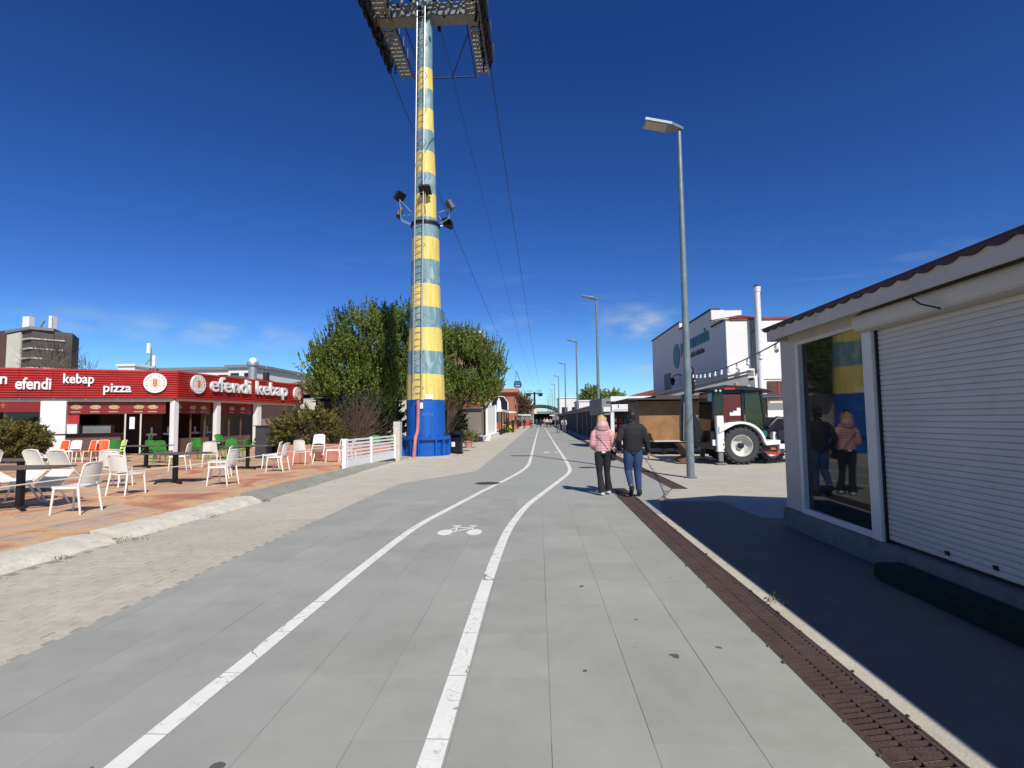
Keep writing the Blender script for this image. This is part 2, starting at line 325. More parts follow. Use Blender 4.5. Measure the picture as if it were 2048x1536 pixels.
# far road surface, one sheet, follows the widening and the shifted right-hand edge
b = MB(); b.add([(-3.6,10.582,0),(1.57,10.582,0),(1.60,11.2,0),(1.70,12.19,0),(1.93,12.19,0),(1.95,10.582,0),(2.35,10.582,0),(2.95,12.05,0),(2.95,240,0),(-1.3,240,0),(-1.87,25,0),(-1.95,16.35,0),(-2.93,14.4,0),(-3.54,13.29,0)],
      [(0,1,2,3,4,7,8,9,10,11,12,13),(4,5,6,7)])
roadf = struct(b.build('road', m_road)); roadf.location.z = -.001
b = MB(); b.add([(1.93,8.9,-.001),(2.02,8.9,-.001),(2.35,10.582,-.001),(1.95,10.582,-.001)], [(0,1,2,3)]); b.build('road_edge_patch', m_road, roadf)
# individual slabs near the camera
slab = {}
def slabmesh(wd, ln):
    k = (round(wd,3), round(ln,3))
    if k not in slab:
        m = MB(); m.box(0, wd, 0, ln, -.05, 0); me = m.mesh('paving_slab', bevel=.0012); me.materials.append(m_slab); slab[k] = me
    return slab[k]
xs = [-3.6, -3.46]+[-2.96+.5*i for i in range(10)]
xs[-1] = 1.57
rr = random.Random(3)
for r in range(-2, 13):
    y0 = 2.065+.655*r
    for i in range(len(xs)-1):
        g = .0030 if rr.random() < .25 else .0012
        o = link('paving_slab', slabmesh(xs[i+1]-xs[i]-g, .655-g), m_slab, roadn, loc=(xs[i]+g/2, y0+g/2, rr.uniform(-.0012, .0012)))
        o.rotation_euler = (rr.uniform(-.0012,.0012), rr.uniform(-.0012,.0012), 0)
# beige pavement left: base + pavers near, sheet beyond
b = MB(); b.add([(-5.75,-12,-.010),(-3.6,-12,-.010),(-3.6,8.6,-.010),(-5.75,8.6,-.010)], [(0,1,2,3)])
pavn = struct(b.build('pavement', m_beigej))
b = MB(); b.add([(-5.62,8.52,-.003),(-3.6,8.52,-.003),(-3.54,13.29,-.003),(-2.93,14.4,-.003),(-1.95,16.35,-.003),(-1.87,25,-.003),(-1.3,240,-.003),(-6,240,-.003),(-14,60,-.003),(-14,24,-.003),(-5.62,21,-.003)], [tuple(range(11))])
pavf = struct(b.build('pavement', m_beige))
m = MB(); m.box(0, .2165, 0, .1165, -.05, 0); pm = m.mesh('paver', bevel=.0028); pm.materials.append(m_beige)
spare = []; 
for r in range(58):
    for c_ in range(-1, 10):
        x = -5.62+.219*c_+(.11 if r % 2 else 0); y = 1.6+.12*r
        if x < -5.74 or x > -3.66 or y > 8.45: continue
        spare.append((x, y))
spare = [p for p in spare if p[1] > 2.9]
spare.sort(key=lambda p: p[1])
for x, y in spare[:290]:
    link('paver', pm, m_beige, pavn, loc=(x, y, rr.uniform(-.005, -.001)), rot=(rr.uniform(-.022,.022), rr.uniform(-.010,.010), rr.uniform(-.008,.008)), scale=(min(1, (-3.603-x)/.2165), 1, 1))
st = MB()
for x, y in spare[290:]+[(x, 1.6+.12*r) for r in range(-20, 11) for x in [-5.6+.219*c_ for c_ in range(9)]]:
    z = rr.uniform(-.006, -.001); tx = rr.uniform(-.002,.002); st.box(x, min(x+.2165, -3.603), y, y+.1165, -.05, z)
st.build('paver', m_beige, pavn, kind='stuff')
for y0, y1, x0, x1 in ((-12, 8.9, 1.92, 2.06),):
    struct(MB().box(x0, x1, y0, y1, -.05, -.002).build('kerb_strip', m_beige))
b = MB(); b.add([(2.06,-12,-.006),(9,-12,-.006),(9,9.3,-.006),(4.2,9.3,-.006),(3.45,10.3,-.006),(2.28,10.3,-.006),(2.06,9.1,-.006)], [tuple(range(7))])  # dark sheet cut to end where the kiosk shadow ends, deepening that shade
struct(b.build('pavement', m_shadeasph))
b = MB(); b.add([(2.20,9.9,-.011),(40,9.2,-.011),(60,240,-.011),(3.31,240,-.011),(3.31,12.05,-.011),(2.96,12.05,-.011)], [tuple(range(6))])
struct(b.build('pavement', m_beige))
b = MB(); b.add([(3.5,8.6,-.004),(9,8.0,-.004),(9,10.35,-.004),(3.42,10.32,-.004)], [(0,1,2,3)]); struct(b.build('pavement', m_slabd))
b = MB()
# drains with chevron grates
gm = MB(); W = .335; LN = .5
gm.box(0, .028, 0, LN, -.03, 0); gm.box(W-.028, W, 0, LN, -.03, 0); gm.box(.02, W-.02, 0, .012, -.03, 0); gm.box(.02, W-.02, LN-.012, LN, -.03, 0)
for i in range(10):
    y = i*.05
    gm.bar((.02, y+.004, -.008), (W/2+.004, y+.036, -.008), .021, .014); gm.bar((W/2-.004, y+.010, -.0085), (W-.02, y+.042, -.0085), .021, .014)
    gm.bar((W/2, y+.01, -.012), (W/2, y+.05, -.012), .012, .026)
    for q in range(4):
        gm.box(.045+q*.033, .053+q*.033, y+.008+q*.007, y+.016+q*.007, -.001, .0015); gm.box(.19+q*.032, .198+q*.032, y+.016+q*.007, y+.024+q*.007, -.001, .0015)
gme = gm.mesh('grate'); gme.materials.append(m_iron)
d = struct(MB().box(1.57, 1.925, -12, 12.2, -.2, -.06).build('drain_channel', m_black))
MB().box(1.568, 1.582, -12, 12.2, -.06, -.001).box(1.913, 1.927, -12, 12.2, -.06, -.001).build('drain_rim', m_iron, d)
for i in range(28): link('grate', gme, m_iron, d, loc=(1.58+(0.06*max(0, (i-24))/4 if i > 24 else 0), -1.8+i*.5, -.004+rr.uniform(-.003, .003)))
d2 = struct(MB().box(2.955, 3.30, 12.06, 110, -.2, -.06).build('drain_channel', m_black))
MB().box(2.95, 2.97, 12.06, 110, -.06, .001).box(3.29, 3.31, 12.06, 110, -.06, .001).build('drain_rim', m_iron, d2)
for i in range(26): link('grate', gme, m_iron, d2, loc=(2.965, 12.06+i*.5, -.004))
MB().box(2.965, 3.295, 25.06, 110, -.05, -.003).build('grate', m_iron, d2)
b = MB(); rg = random.Random(5)
for i in range(34): 
    y = 2.6+rg.random()*6; sx_ = rg.choice([1.565, 1.925])+rg.uniform(-.012,.012); r_ = rg.uniform(.006,.014); b.ball((sx_, y, r_*.4), (r_, r_*1.4, r_*.6), 6, 4)
b.build('rubble', m_iron, d, kind='stuff')
# lane lines
def catmull(P, n=10):
    P = [Vector((*p, 0)) for p in P]; P = [P[0]*2-P[1]]+P+[P[-1]*2-P[-2]]; R_ = []
    for i in range(1, len(P)-2):
        p0, p1, p2, p3 = P[i-1:i+3]
        for k in range(n):
            t = k/n; R_.append(.5*((2*p1)+(-p0+p2)*t+(2*p0-5*p1+4*p2-p3)*t*t+(-p0+3*p1-3*p2+p3)*t**3))
    return R_+[P[-2]]
def lane(P, wd, name):
    pts = catmull(P, 12); fine = [pts[0]]
    for a in pts[1:]:
        while (a-fine[-1]).length > .06 and fine[-1].y < 13: fine.append(fine[-1]+(a-fine[-1]).normalized()*.05)
        fine.append(a)
    b = MB(); k = 0
    for i in range(len(fine)-1):
        a, c = fine[i], fine[i+1]
        if (c-a).length < 1e-4: continue
        d0 = (fine[min(i+1, len(fine)-1)]-fine[max(i-1, 0)]).normalized(); d1 = (fine[min(i+2, len(fine)-1)]-fine[i]).normalized()
        n0 = Vector((-d0.y, d0.x, 0)); n1 = Vector((-d1.y, d1.x, 0)); z0 = .0035
        y0, y1 = a.y, c.y
        j = (a.y-2.065)/.655; jn = 2.065+.655*math.ceil(j)
        if a.y < 10.6 and abs(((a.y+c.y)/2-2.065)/.655-round(((a.y+c.y)/2-2.065)/.655))*.655 < .02:
            # leave a narrow open joint
            yc = 2.065+.655*round(((a.y+c.y)/2-2.065)/.655); 
            for s0, s1 in (((0), max(0, (yc-.0025-a.y)/(c.y-a.y))), (min(1, (yc+.0025-a.y)/(c.y-a.y)), 1)):
                if s1-s0 < .02: continue
                p = a.lerp(c, s0); q = a.lerp(c, s1); b.add([p-n0*wd/2+Vector((0,0,z0)), q-n1*wd/2+Vector((0,0,z0)), q+n1*wd/2+Vector((0,0,z0)), p+n0*wd/2+Vector((0,0,z0))], [(0,1,2,3)])
            continue
        b.add([a-n0*wd/2+Vector((0,0,z0)), c-n1*wd/2+Vector((0,0,z0)), c+n1*wd/2+Vector((0,0,z0)), a+n0*wd/2+Vector((0,0,z0))], [(0,1,2,3)])
    return b.build(name, m_paint, roadf)
lane([(-2.0,-3),(-1.99,2.46),(-1.975,3.46),(-1.96,4.68),(-1.94,5.9),(-1.89,7.40),(-1.81,8.3),(-1.64,9.4),(-1.26,11.81),(-.87,14.01),(-.56,16.10),(-.38,18.3),(-.33,22.11),(-.28,34.02),(-.15,60),(-.01,89.5)], .115, 'lane_line')
lane([(-.53,-3),(-.53,2.51),(-.53,3.39),(-.535,4.7),(-.525,5.6),(-.50,6.73),(-.46,7.69),(-.37,8.69),(-.21,9.94),(.17,11.92),(.58,14.0),(.86,15.6),(.98,17.46),(1.01,22.54),(1.0,32.46),(1.04,60),(1.08,88.8)], .115, 'lane_line')
b = MB(); z0, z1 = .0, .004
b.disc((-1.35,7.53), .105, .17, z0, z1); b.disc((-.935,7.55), .108, .18, z0, z1)
for a, c in (((-1.35,7.56),(-1.24,7.86)),((-1.24,7.88),(-1.0,7.84)),((-1.0,7.86),(-.96,7.60)),((-1.22,7.62),(-1.02,7.80)),((-1.24,7.92),(-1.21,7.62)),((-1.35,7.54),(-1.2,7.6)),((-1.245,7.9),(-1.25,7.98)),((-.99,7.84),(-1.0,7.98))):
    b.bar((*a, .002), (*c, .002), .022, .0045)
b.box(-1.31, -1.19, 7.97, 8.01, z0, z1); b.box(-1.06, -.94, 7.96, 8.00, z0, z1)
b.build('bicycle_marking', m_paint, roadf)
b = MB(); b.box(.22, .50, 24.9, 25.3, .0, .004); b.box(.75, 1.0-.1, 24.9, 25.3, .0, .004); b.build('bicycle_marking', m_paint, roadf)
# manholes
def manhole(x, y, r, label):
    t = thing('manhole_cover', (x, y, .0), label, 'manhole cover')
    MB().lathe([(r*.88, .0), (r*.88, .004), (r*.8, .005), (.02, .005)], 32, (x, y, 0)).build('lid', m_iron, t)
    b = MB()
    for j in range(32):
        a0, a1 = 2*pi*j/32, 2*pi*(j+1)/32
        b.prism([(x+r*cos(a0), y+r*sin(a0)), (x+r*cos(a1), y+r*sin(a1)), (x+r*.9*cos(a1), y+r*.9*sin(a1)), (x+r*.9*cos(a0), y+r*.9*sin(a0))], 0, .006)
    b.build('rim', m_kerbg, t); return t
manhole(-1.30, 13.2, .33, 'round iron manhole cover touching the left white lane line')
manhole(1.55, 17.2, .30, 'round manhole cover on the grey paving right of the bike lane bend')
manhole(-3.9, 27, .4, 'round manhole cover in the beige pavement past the black litter bin')
# terrace: stamped concrete
def terrace_mat():
    m = bpy.data.materials.new('stamped_concrete'); m.use_nodes = True; t = m.node_tree; ns = t.nodes; ns.clear(); l = t.links.new
    o = ns.new('ShaderNodeOutputMaterial'); p = ns.new('ShaderNodeBsdfPrincipled'); l(p.outputs[0], o.inputs[0]); p.inputs['Roughness'].default_value = .7
    g = ns.new('ShaderNodeNewGeometry'); n = ns.new('ShaderNodeTexNoise'); n.inputs['Scale'].default_value = .55; n.inputs['Detail'].default_value = 4; n.inputs['Distortion'].default_value = 1.2; l(g.outputs['Position'], n.inputs['Vector'])
    r = ns.new('ShaderNodeValToRGB'); e = r.color_ramp.elements; e[0].position = .33; e[0].color = (.44,.17,.10,1); e[1].position = .72; e[1].color = (.60,.35,.15,1)
    for q, c in ((.43,(.53,.27,.15,1)),(.50,(.62,.39,.19,1)),(.56,(.46,.35,.27,1)),(.63,(.55,.28,.15,1))):
        x = e.new(q); x.color = c
    l(n.outputs['Fac'], r.inputs[0])
    v = ns.new('ShaderNodeTexVoronoi'); v.feature = 'DISTANCE_TO_EDGE'; v.inputs['Scale'].default_value = 1.9
    dn = ns.new('ShaderNodeTexNoise'); dn.inputs['Scale'].default_value = 2.2; dn.inputs['Detail'].default_value = 5; l(g.outputs['Position'], dn.inputs['Vector'])
    ds = ns.new('ShaderNodeVectorMath'); ds.operation = 'SCALE'; ds.inputs['Scale'].default_value = .5; l(dn.outputs['Color'], ds.inputs[0])
    da = ns.new('ShaderNodeVectorMath'); l(g.outputs['Position'], da.inputs[0]); l(ds.outputs[0], da.inputs[1]); l(da.outputs[0], v.inputs['Vector'])
    mr = ns.new('ShaderNodeMapRange'); mr.inputs[1].default_value = 0; mr.inputs[2].default_value = .022; mr.inputs[3].default_value = .72; mr.inputs[4].default_value = 1; l(v.outputs['Distance'], mr.inputs[0])
    mx = ns.new('ShaderNodeVectorMath'); mx.operation = 'SCALE'; l(r.outputs[0], mx.inputs[0]); l(mr.outputs[0], mx.inputs['Scale']); l(mx.outputs[0], p.inputs['Base Color'])
    b = ns.new('ShaderNodeBump'); b.inputs['Strength'].default_value = .6; b.inputs['Distance'].default_value = .02
    ad = ns.new('ShaderNodeMath'); l(mr.outputs[0], ad.inputs[0]); n3 = ns.new('ShaderNodeTexNoise'); n3.inputs['Scale'].default_value = 9; n3.inputs['Detail'].default_value = 6; l(g.outputs['Position'], n3.inputs['Vector']); l(n3.outputs['Fac'], ad.inputs[1])
    l(ad.outputs[0], b.inputs['Height']); l(b.outputs[0], p.inputs['Normal']); return m
m_terr = terrace_mat()
struct(MB().prism([(-40,-12),(-6.3,-12),(-6.28,5.9),(-6.1,8.6),(-6.02,11.2),(-5.85,21.9),(-6.5,22.5),(-9,24),(-14,36),(-40,36)], -.05, .12).build('terrace', m_terr))
# kerb: rough white blocks near, grey cast kerb beyond
kb = struct(MB().box(-6.3, -5.62, -12, 21.5, -.05, -.008).build('kerb', m_kerbg))
def kerbstone(y0, y1, mat, wo, hi, rough, seed):
    rk = random.Random(seed); ny = max(2, int((y1-y0)/.12)); b = MB(); rows = []
    for i in range(ny+1):
        y = y0+(y1-y0)*i/ny; xi = -6.29+.24*max(0, (y-5.9)/5)**.8 if y > 5.9 else -6.29; xi = max(-6.29, min(xi, -5.84-(21.9-y)*.017))
        q = lambda a: rk.uniform(-a, a)*rough
        rows.append([(xi, y, -.04), (xi-.002, y, hi+q(.012)), (xi+.10, y, hi+q(.015)), (xi+wo*.55, y, hi*.75+q(.02)), (xi+wo*.8+q(.03), y, hi*.45+q(.02)), (xi+wo+q(.035), y, .008+q(.006)), (xi+wo+.02, y, -.04)])
    vs = [p for r_ in rows for p in r_]; k = 7; fs = [(i*k+j, i*k+j+1, (i+1)*k+j+1, (i+1)*k+j) for i in range(ny) for j in range(k-1)]
    fs += [tuple(range(k)), tuple(ny*k+j for j in range(k))[::-1]]
    b.add(vs, fs); return b.build('kerb_stone', mat, kb, smooth=50)
for i, (a, c) in enumerate([(-4,.2),(.2,2.4),(2.4,4.75),(4.75,6.95),(7.05,8.62),(8.64,10.45)]): kerbstone(a+.01, c-.01, m_kerbw, .50, .125, .75, i)
for i, (a, c) in enumerate([(10.46,13.2),(13.2,16),(16,18.8),(18.8,21.6)]): kerbstone(a+.006, c-.006, m_kerbg, .40-.05*i, .15, .15, 20+i)

# ---------------------------------------------------------------- foliage helpers
def leaves(name, Cn, size, mat, parent, dirs=None, aspect=2.0, sizevar=.5):
    n = len(Cn); Cn = np.asarray(Cn, dtype=np.float64)
    a = RNG.normal(size=(n, 3)) if dirs is None else np.asarray(dirs)+RNG.normal(size=(n, 3))*.55
    a /= np.linalg.norm(a, axis=1, keepdims=True)
    h = RNG.normal(size=(n, 3)); c = np.cross(a, h); c /= np.linalg.norm(c, axis=1, keepdims=True)
    s = size*(1+sizevar*(RNG.random((n, 1))*2-1)); l_ = a*s*aspect/2; w_ = c*s/2
    V = np.stack([Cn-l_, Cn+w_*.9-l_*.1, Cn+l_, Cn-w_*.9-l_*.1], axis=1).reshape(-1, 3)
    inv = np.array(fullmat(parent).inverted()); V = V@inv[:3, :3].T+inv[:3, 3]
    me = bpy.data.meshes.new(name); me.vertices.add(4*n); me.vertices.foreach_set('co', V.astype(np.float32).ravel())
    me.loops.add(4*n); me.loops.foreach_set('vertex_index', np.arange(4*n, dtype=np.int32)); me.polygons.add(n)
    me.polygons.foreach_set('loop_start', np.arange(0, 4*n, 4, dtype=np.int32)); me.polygons.foreach_set('loop_total', np.full(n, 4, dtype=np.int32))
    me.update(calc_edges=True); return link(name, me, mat, parent)
from mathutils import noise as MN
def crown_pts(ells, ntw, per, tl, up=.8, shell=.35, rad=.07, gap=-1.0, shoots=0):
    """leafy twigs that start inside the ellipsoids and run outwards and upwards"""
    P = []; D = []; tw = []
    vol = np.array([e[3]*e[4]*e[5] for e in ells]); cnt = RNG.multinomial(ntw, vol/vol.sum())
    for e, c in zip(ells, cnt):
        d = RNG.normal(size=(c, 3)); d /= np.linalg.norm(d, axis=1, keepdims=True); d[:, 2] = np.where(d[:, 2] < -.8, -d[:, 2]*.6, d[:, 2])
        rr_ = (shell+(1-shell)*RNG.random((c, 1))**.6)*.93
        s = np.array(e[:3])+d*np.array(e[3:])*rr_
        g = d+np.array([0, 0, up])+RNG.normal(size=(c, 3))*.35; g /= np.linalg.norm(g, axis=1, keepdims=True)
        ln = tl*(.5+RNG.random((c, 1)))
        for a_, g_, l_ in zip(s, g, ln):
            if gap > -1 and MN.noise(Vector((a_[0]*.8,a_[1]*.25,a_[2]*.95)))+.4*MN.noise(Vector(a_)*1.9) < gap: continue
            t = RNG.random((per, 1)); P.append(a_+g_*l_*t+RNG.normal(size=(per, 3))*rad*(1.1-.5*t)); D.append(np.repeat(g_[None], per, 0)); tw.append((a_, a_+g_*l_))
    for q in range(shoots):
        e = ells[q % len(ells)]; th = random.random()*2*pi; rr_ = sqrt(random.random())*.97
        a_ = np.array([e[0]+e[3]*rr_*cos(th), e[1]+e[4]*rr_*sin(th), e[2]+e[5]*sqrt(max(0, 1-rr_*rr_))*.95]); g_ = np.array([cos(th)*rr_*.35+random.uniform(-.1,.1), sin(th)*rr_*.35, 1.]); g_ /= np.linalg.norm(g_); l_ = tl*random.uniform(.5, 1.45); n_ = int(per*.8)
        t = RNG.random((n_, 1)); P.append(a_+g_*l_*t+RNG.normal(size=(n_, 3))*rad*.55*(1.15-t)); D.append(np.repeat(g_[None], n_, 0)); tw.append((a_, a_+g_*l_))
    return np.concatenate(P), np.concatenate(D), tw
def twigs(mb, tw, r):
    for a, c in tw: mb.tube([tuple(a), tuple(c)], [r, r*.35], 3, False)
def tree(name, label, cat, loc, ells, ntw, per, tl, size, mat, trunk, up=.8, group=None, rad=.07, twr=.012, shell=.35, limbs=9, twmat=None, gap=-1.0, shoots=0):
    t = thing(name, loc, label, cat, group)
    b = MB(); h, r = trunk; base = Vector(loc); fork = base+Vector((.1, 0, h*.55))
    b.tube([base+Vector((0,0,-.1)), base+Vector((.02,.02,h*.3)), fork], [r*1.3, r, r*.85], 10)
    for k in range(limbs):
        e = ells[k % len(ells)]; rk = RNG.random(3)-.5
        tip = Vector(e[:3])+Vector((rk[0]*e[3]*1.3, rk[1]*e[4]*1.3, e[5]*(.1+.5*RNG.random()))); mid = fork.lerp(tip, .45)+Vector((rk[1]*.4, rk[0]*.4, .2))
        b.tube([fork-Vector((0,0,.1)), mid, tip], [r*.55, r*.33, r*.1], 6)
        for q in range(3):
            k2 = RNG.normal(size=3)*.5; b.tube([mid, mid.lerp(tip, .6)+Vector(k2*[.6*e[3],.6*e[4],.4])], [r*.2, r*.05], 4)
    b.build('trunk', m_bark, t, smooth=60)
    P, D, tw = crown_pts(ells, ntw, per, tl, up, shell, rad, gap, shoots)
    leaves('crown', P, size, mat, t, D)
    b = MB(); twigs(b, tw[::max(1, len(tw)//900)], twr); b.build('twigs', twmat or m_twig, t)
    return t

# ---------------------------------------------------------------- cable car tower
TX, TY = -5.03, 23.3
def tower_mat():
    m = M('painted_tower', (.5,.5,.5), .5, var=.08, scale=3, bump=.1, bscale=20); t = m.node_tree; ns = t.nodes; l = t.links.new; p = [n for n in ns if n.type == 'BSDF_PRINCIPLED'][0]
    g = ns.new('ShaderNodeNewGeometry'); s = ns.new('ShaderNodeSeparateXYZ'); l(g.outputs['Position'], s.inputs[0])
    n = ns.new('ShaderNodeTexNoise'); n.inputs['Scale'].default_value = 1.6; n.inputs['Detail'].default_value = 2; l(g.outputs['Position'], n.inputs['Vector'])
    a = ns.new('ShaderNodeMath'); a.operation = 'MULTIPLY_ADD'; a.inputs[1].default_value = .10; l(n.outputs['Fac'], a.inputs[0]); l(s.outputs[2], a.inputs[2])
    d = ns.new('ShaderNodeMath'); d.operation = 'DIVIDE'; d.inputs[1].default_value = 24; l(a.outputs[0], d.inputs[0])
    r = ns.new('ShaderNodeValToRGB'); r.color_ramp.interpolation = 'CONSTANT'; e = r.color_ramp.elements
    Y_ = (.82,.61,.15,1); B_ = (.17,.30,.33,1); BL = (.004,.10,.44,1)
    e[0].position = 0; e[0].color = BL; e[1].position = 2.45/24; e[1].color = Y_
    for i, z in enumerate([3.55,4.58,5.64,6.55,7.62,8.70,9.76,10.65,11.77,12.73,13.80,14.77,15.83,16.81,17.83]):
        x = e.new(z/24+.002); x.color = B_ if i % 2 == 0 else Y_
    # ring section: blue-grey below the ring, yellow above
    l(d.outputs[0], r.inputs[0])
    # the paint is patchy: paler, streaky wear in the blue-grey bands
    n2 = ns.new('ShaderNodeTexNoise'); n2.inputs['Scale'].default_value = 2.4; n2.inputs['Detail'].default_value = 6; n2.inputs['Distortion'].default_value = 1.5; mp_ = ns.new('ShaderNodeMapping'); mp_.inputs['Scale'].default_value = (1, 1, .45)
    l(g.outputs['Position'], mp_.inputs[0]); l(mp_.outputs[0], n2.inputs['Vector'])
    r2 = ns.new('ShaderNodeMapRange'); r2.inputs[1].default_value = .5; r2.inputs[2].default_value = .62; r2.inputs[3].default_value = 0; r2.inputs[4].default_value = .7; l(n2.outputs['Fac'], r2.inputs[0])
    sc_ = ns.new('ShaderNodeSeparateColor'); l(r.outputs[0], sc_.inputs[0])
    # amount only where green ~ .30 (blue-grey)
    cm = ns.new('ShaderNodeMath'); cm.operation = 'COMPARE'; cm.inputs[1].default_value = .30; cm.inputs[2].default_value = .06; l(sc_.outputs[1], cm.inputs[0])
    mu = ns.new('ShaderNodeMath'); mu.operation = 'MULTIPLY'; l(cm.outputs[0], mu.inputs[0]); l(r2.outputs[0], mu.inputs[1])
    mx = ns.new('ShaderNodeMixRGB'); mx.inputs[2].default_value = (.42,.50,.46,1); l(mu.outputs[0], mx.inputs[0]); l(r.outputs[0], mx.inputs[1])
    # rust and grime specks
    n4 = ns.new('ShaderNodeTexNoise'); n4.inputs['Scale'].default_value = 5; n4.inputs['Detail'].default_value = 8; n4.inputs['Roughness'].default_value = .7; l(g.outputs['Position'], n4.inputs['Vector'])
    r4 = ns.new('ShaderNodeMapRange'); r4.inputs[1].default_value = .62; r4.inputs[2].default_value = .70; r4.inputs[4].default_value = .7; l(n4.outputs['Fac'], r4.inputs[0])
    m4 = ns.new('ShaderNodeMixRGB'); m4.inputs[2].default_value = (.12,.08,.05,1); l(r4.outputs[0], m4.inputs[0]); l(mx.outputs[0], m4.inputs[1])
    n5 = ns.new('ShaderNodeTexNoise'); n5.inputs['Scale'].default_value = 2; mp5 = ns.new('ShaderNodeMapping'); mp5.inputs['Scale'].default_value = (4, 4, .3); n5.inputs['Detail'].default_value = 5; l(g.outputs['Position'], mp5.inputs[0]); l(mp5.outputs[0], n5.inputs['Vector'])
    r5 = ns.new('ShaderNodeMapRange'); r5.inputs[1].default_value = .3; r5.inputs[2].default_value = .7; r5.inputs[3].default_value = .74; r5.inputs[4].default_value = 1.10; l(n5.outputs['Fac'], r5.inputs[0])
    m5 = ns.new('ShaderNodeVectorMath'); m5.operation = 'SCALE'; l(m4.outputs[0], m5.inputs[0]); l(r5.outputs[0], m5.inputs['Scale']); l(m5.outputs[0], p.inputs['Base Color']); return m
m_tower = tower_mat()
m_blue = M('blue_gloss_paint', (.004,.10,.42), .4, var=.12, scale=4, bump=.15, dirt=((.003,.04,.16), 3, .5, .7, .5))
m_bluest = M('navy_steel', (.01,.03,.14), .5, metal=.2, var=.1)
m_greyst = M('grey_weathered_steel', (.20,.20,.175), .55, metal=.3, var=.2, scale=4)
tw_ = thing('cable_car_tower', (TX, TY, 0), 'tall yellow and blue-grey banded cable car tower on a ribbed blue base', 'cable car tower')
rz = [(.86,.6),(.85,2.44),(.83,3.4),(.76,5.0),(.68,6.6),(.64,8.6),(.61,10.45)]
MB().lathe(rz, 40, (TX, TY, 0)).build('column', m_tower, tw_, smooth=60)
MB().lathe([(.50,10.5),(.48,12.6),(.42,14.2),(.375,15.7),(.335,17.8),(.32,22.0)], 32, (TX, TY, 0)).build('column', m_tower, tw_, smooth=60)
MB().lathe([(.63,10.40),(.68,10.41),(.68,10.47),(.60,10.475)], 40, (TX, TY, 0)).lathe([(.55,10.476),(.66,10.477),(.66,10.53),(.50,10.535)], 40, (TX, TY, 0)).build('flange_ring', m_dark, tw_, smooth=40)
b = MB(); b.lathe([(1.09,.0),(1.09,.08),(.97,.09),(.97,.72),(1.10,.74),(1.12,.86),(1.08,.88),(.84,.89)], 18, (TX, TY, 0))
sk = b.build('base_skirt', m_blue, tw_, smooth=35)
rb = MB(); rb.prism([(.95,.08),(1.09,.08),(1.11,.74),(.95,.74)], -.03, .03, 'y'); rbm = rb.mesh('rib'); rbm.materials.append(m_blue)
for k in range(18):
    if k % 3 == 2: continue
    link('rib', rbm, m_blue, tw_, rot=(0, 0, k*pi/9+.1))
bl = MB(); bl.lathe([(.0,0),(.03,0),(.03,.05),(0,.055)], 8); blm = bl.mesh('bolt'); blm.materials.append(m_bluest)
for k in range(16): link('bolt', blm, m_bluest, tw_, loc=(1.0*cos(k*pi/8), 1.0*sin(k*pi/8), .885))
struct(MB().lathe([(1.45,-.02),(1.45,.035),(1.3,.05),(.5,.05)], 20, (TX, TY, 0)).build('concrete_pad', m_beige))
# ladder
ang = atan2(-TY, -TX)-radians(20)
def lad(z): 
    f = (z-2.5)/18.; r = 1.06*(1-f)+.55*f; c = Vector((TX+r*cos(ang), TY+r*sin(ang), z)); s = Vector((-sin(ang), cos(ang), 0)); return c, s
b = MB(); (c0, s_), (c1, _) = lad(2.55), lad(22)
for sg in (-.19, .19): b.tube([c0+s_*sg, c1+s_*sg], .022, 8)
ladder = b.build('ladder', m_steel, tw_)
ru = MB(); ru.tube([(-.19,0,0),(.19,0,0)], .014, 6); rum = ru.mesh('rung'); rum.materials.append(m_steel)
for k in range(64):
    c, _ = lad(2.7+k*.3); link('rung', rum, m_steel, ladder, loc=c-Vector((TX, TY, 0)), rot=(0, 0, ang+pi/2))
b = MB()
for k in range(12):
    c, _ = lad(3.0+k*1.6); t_ = Vector((TX, TY, c.z)); 
    for sg in (-.19, .19): b.bar(c+s_*sg, t_.lerp(c, .35)+s_*sg, .02)
b.build('ladder_bracket', m_steel, tw_)
# safety rail conduit next to the ladder
c0, s_ = lad(3.2); c1, _ = lad(21); MB().tube([c0-s_*.30+Vector((.05,.12,0)), c1-s_*.26+Vector((.02,.08,0))], .018, 6).build('conduit', m_steel, tw_)
# pink hose
a2 = ang+.02; e = [(1.0,2.45),(.97,2.0),(.98,1.5),(1.0,1.15),(1.22,.85),(1.30,.4),(1.36,.0)]
MB().tube([(TX+r*cos(a2-.05*(1-z/2.4)), TY+r*sin(a2-.05*(1-z/2.4)), z) for r, z in e], .078, 10).build('hose', M('faded_pink_plastic', (.50,.17,.17), .6, var=.1), tw_, smooth=60)
for zz, wd, hh, an, mm_, nm in ((2.60,.34,.20,atan2(-TY,-TX)+.14,m_white,'notice'),(2.22,.20,.26,ang+.10,m_white,'junction_box')):
    b = MB(); r = .875; T = Matrix.Translation((TX+r*cos(an), TY+r*sin(an), zz)) @ Matrix.Rotation(an+pi/2, 4, 'Z'); b.T = T; b.box(-wd/2, wd/2, -.02, .02, -hh/2, hh/2); pl = b.build(nm, mm_, tw_)
    if nm == 'notice':
        b = MB(); b.T = T
        for q in range(3): b.box(-.12, .08+.03*q, -.0225, -.0205, .04-q*.045, .052-q*.045)
        b.build('print', M('faded_print', (.45,.40,.55), .7, bump=0), pl)
gt = M('pale_blue_scrawl', (.07,.32,.62), .6, bump=0)
an = atan2(-TY, -TX)+.16
sign_text('deFny', Matrix.Translation((TX+.862*cos(an), TY+.862*sin(an), 0)) @ Matrix.Rotation(an+pi/2, 4, 'Z'), -.3, .18, 1.74, 1.92, gt, tw_, depth=.008, off=-.012, name='graffiti', joined=True)
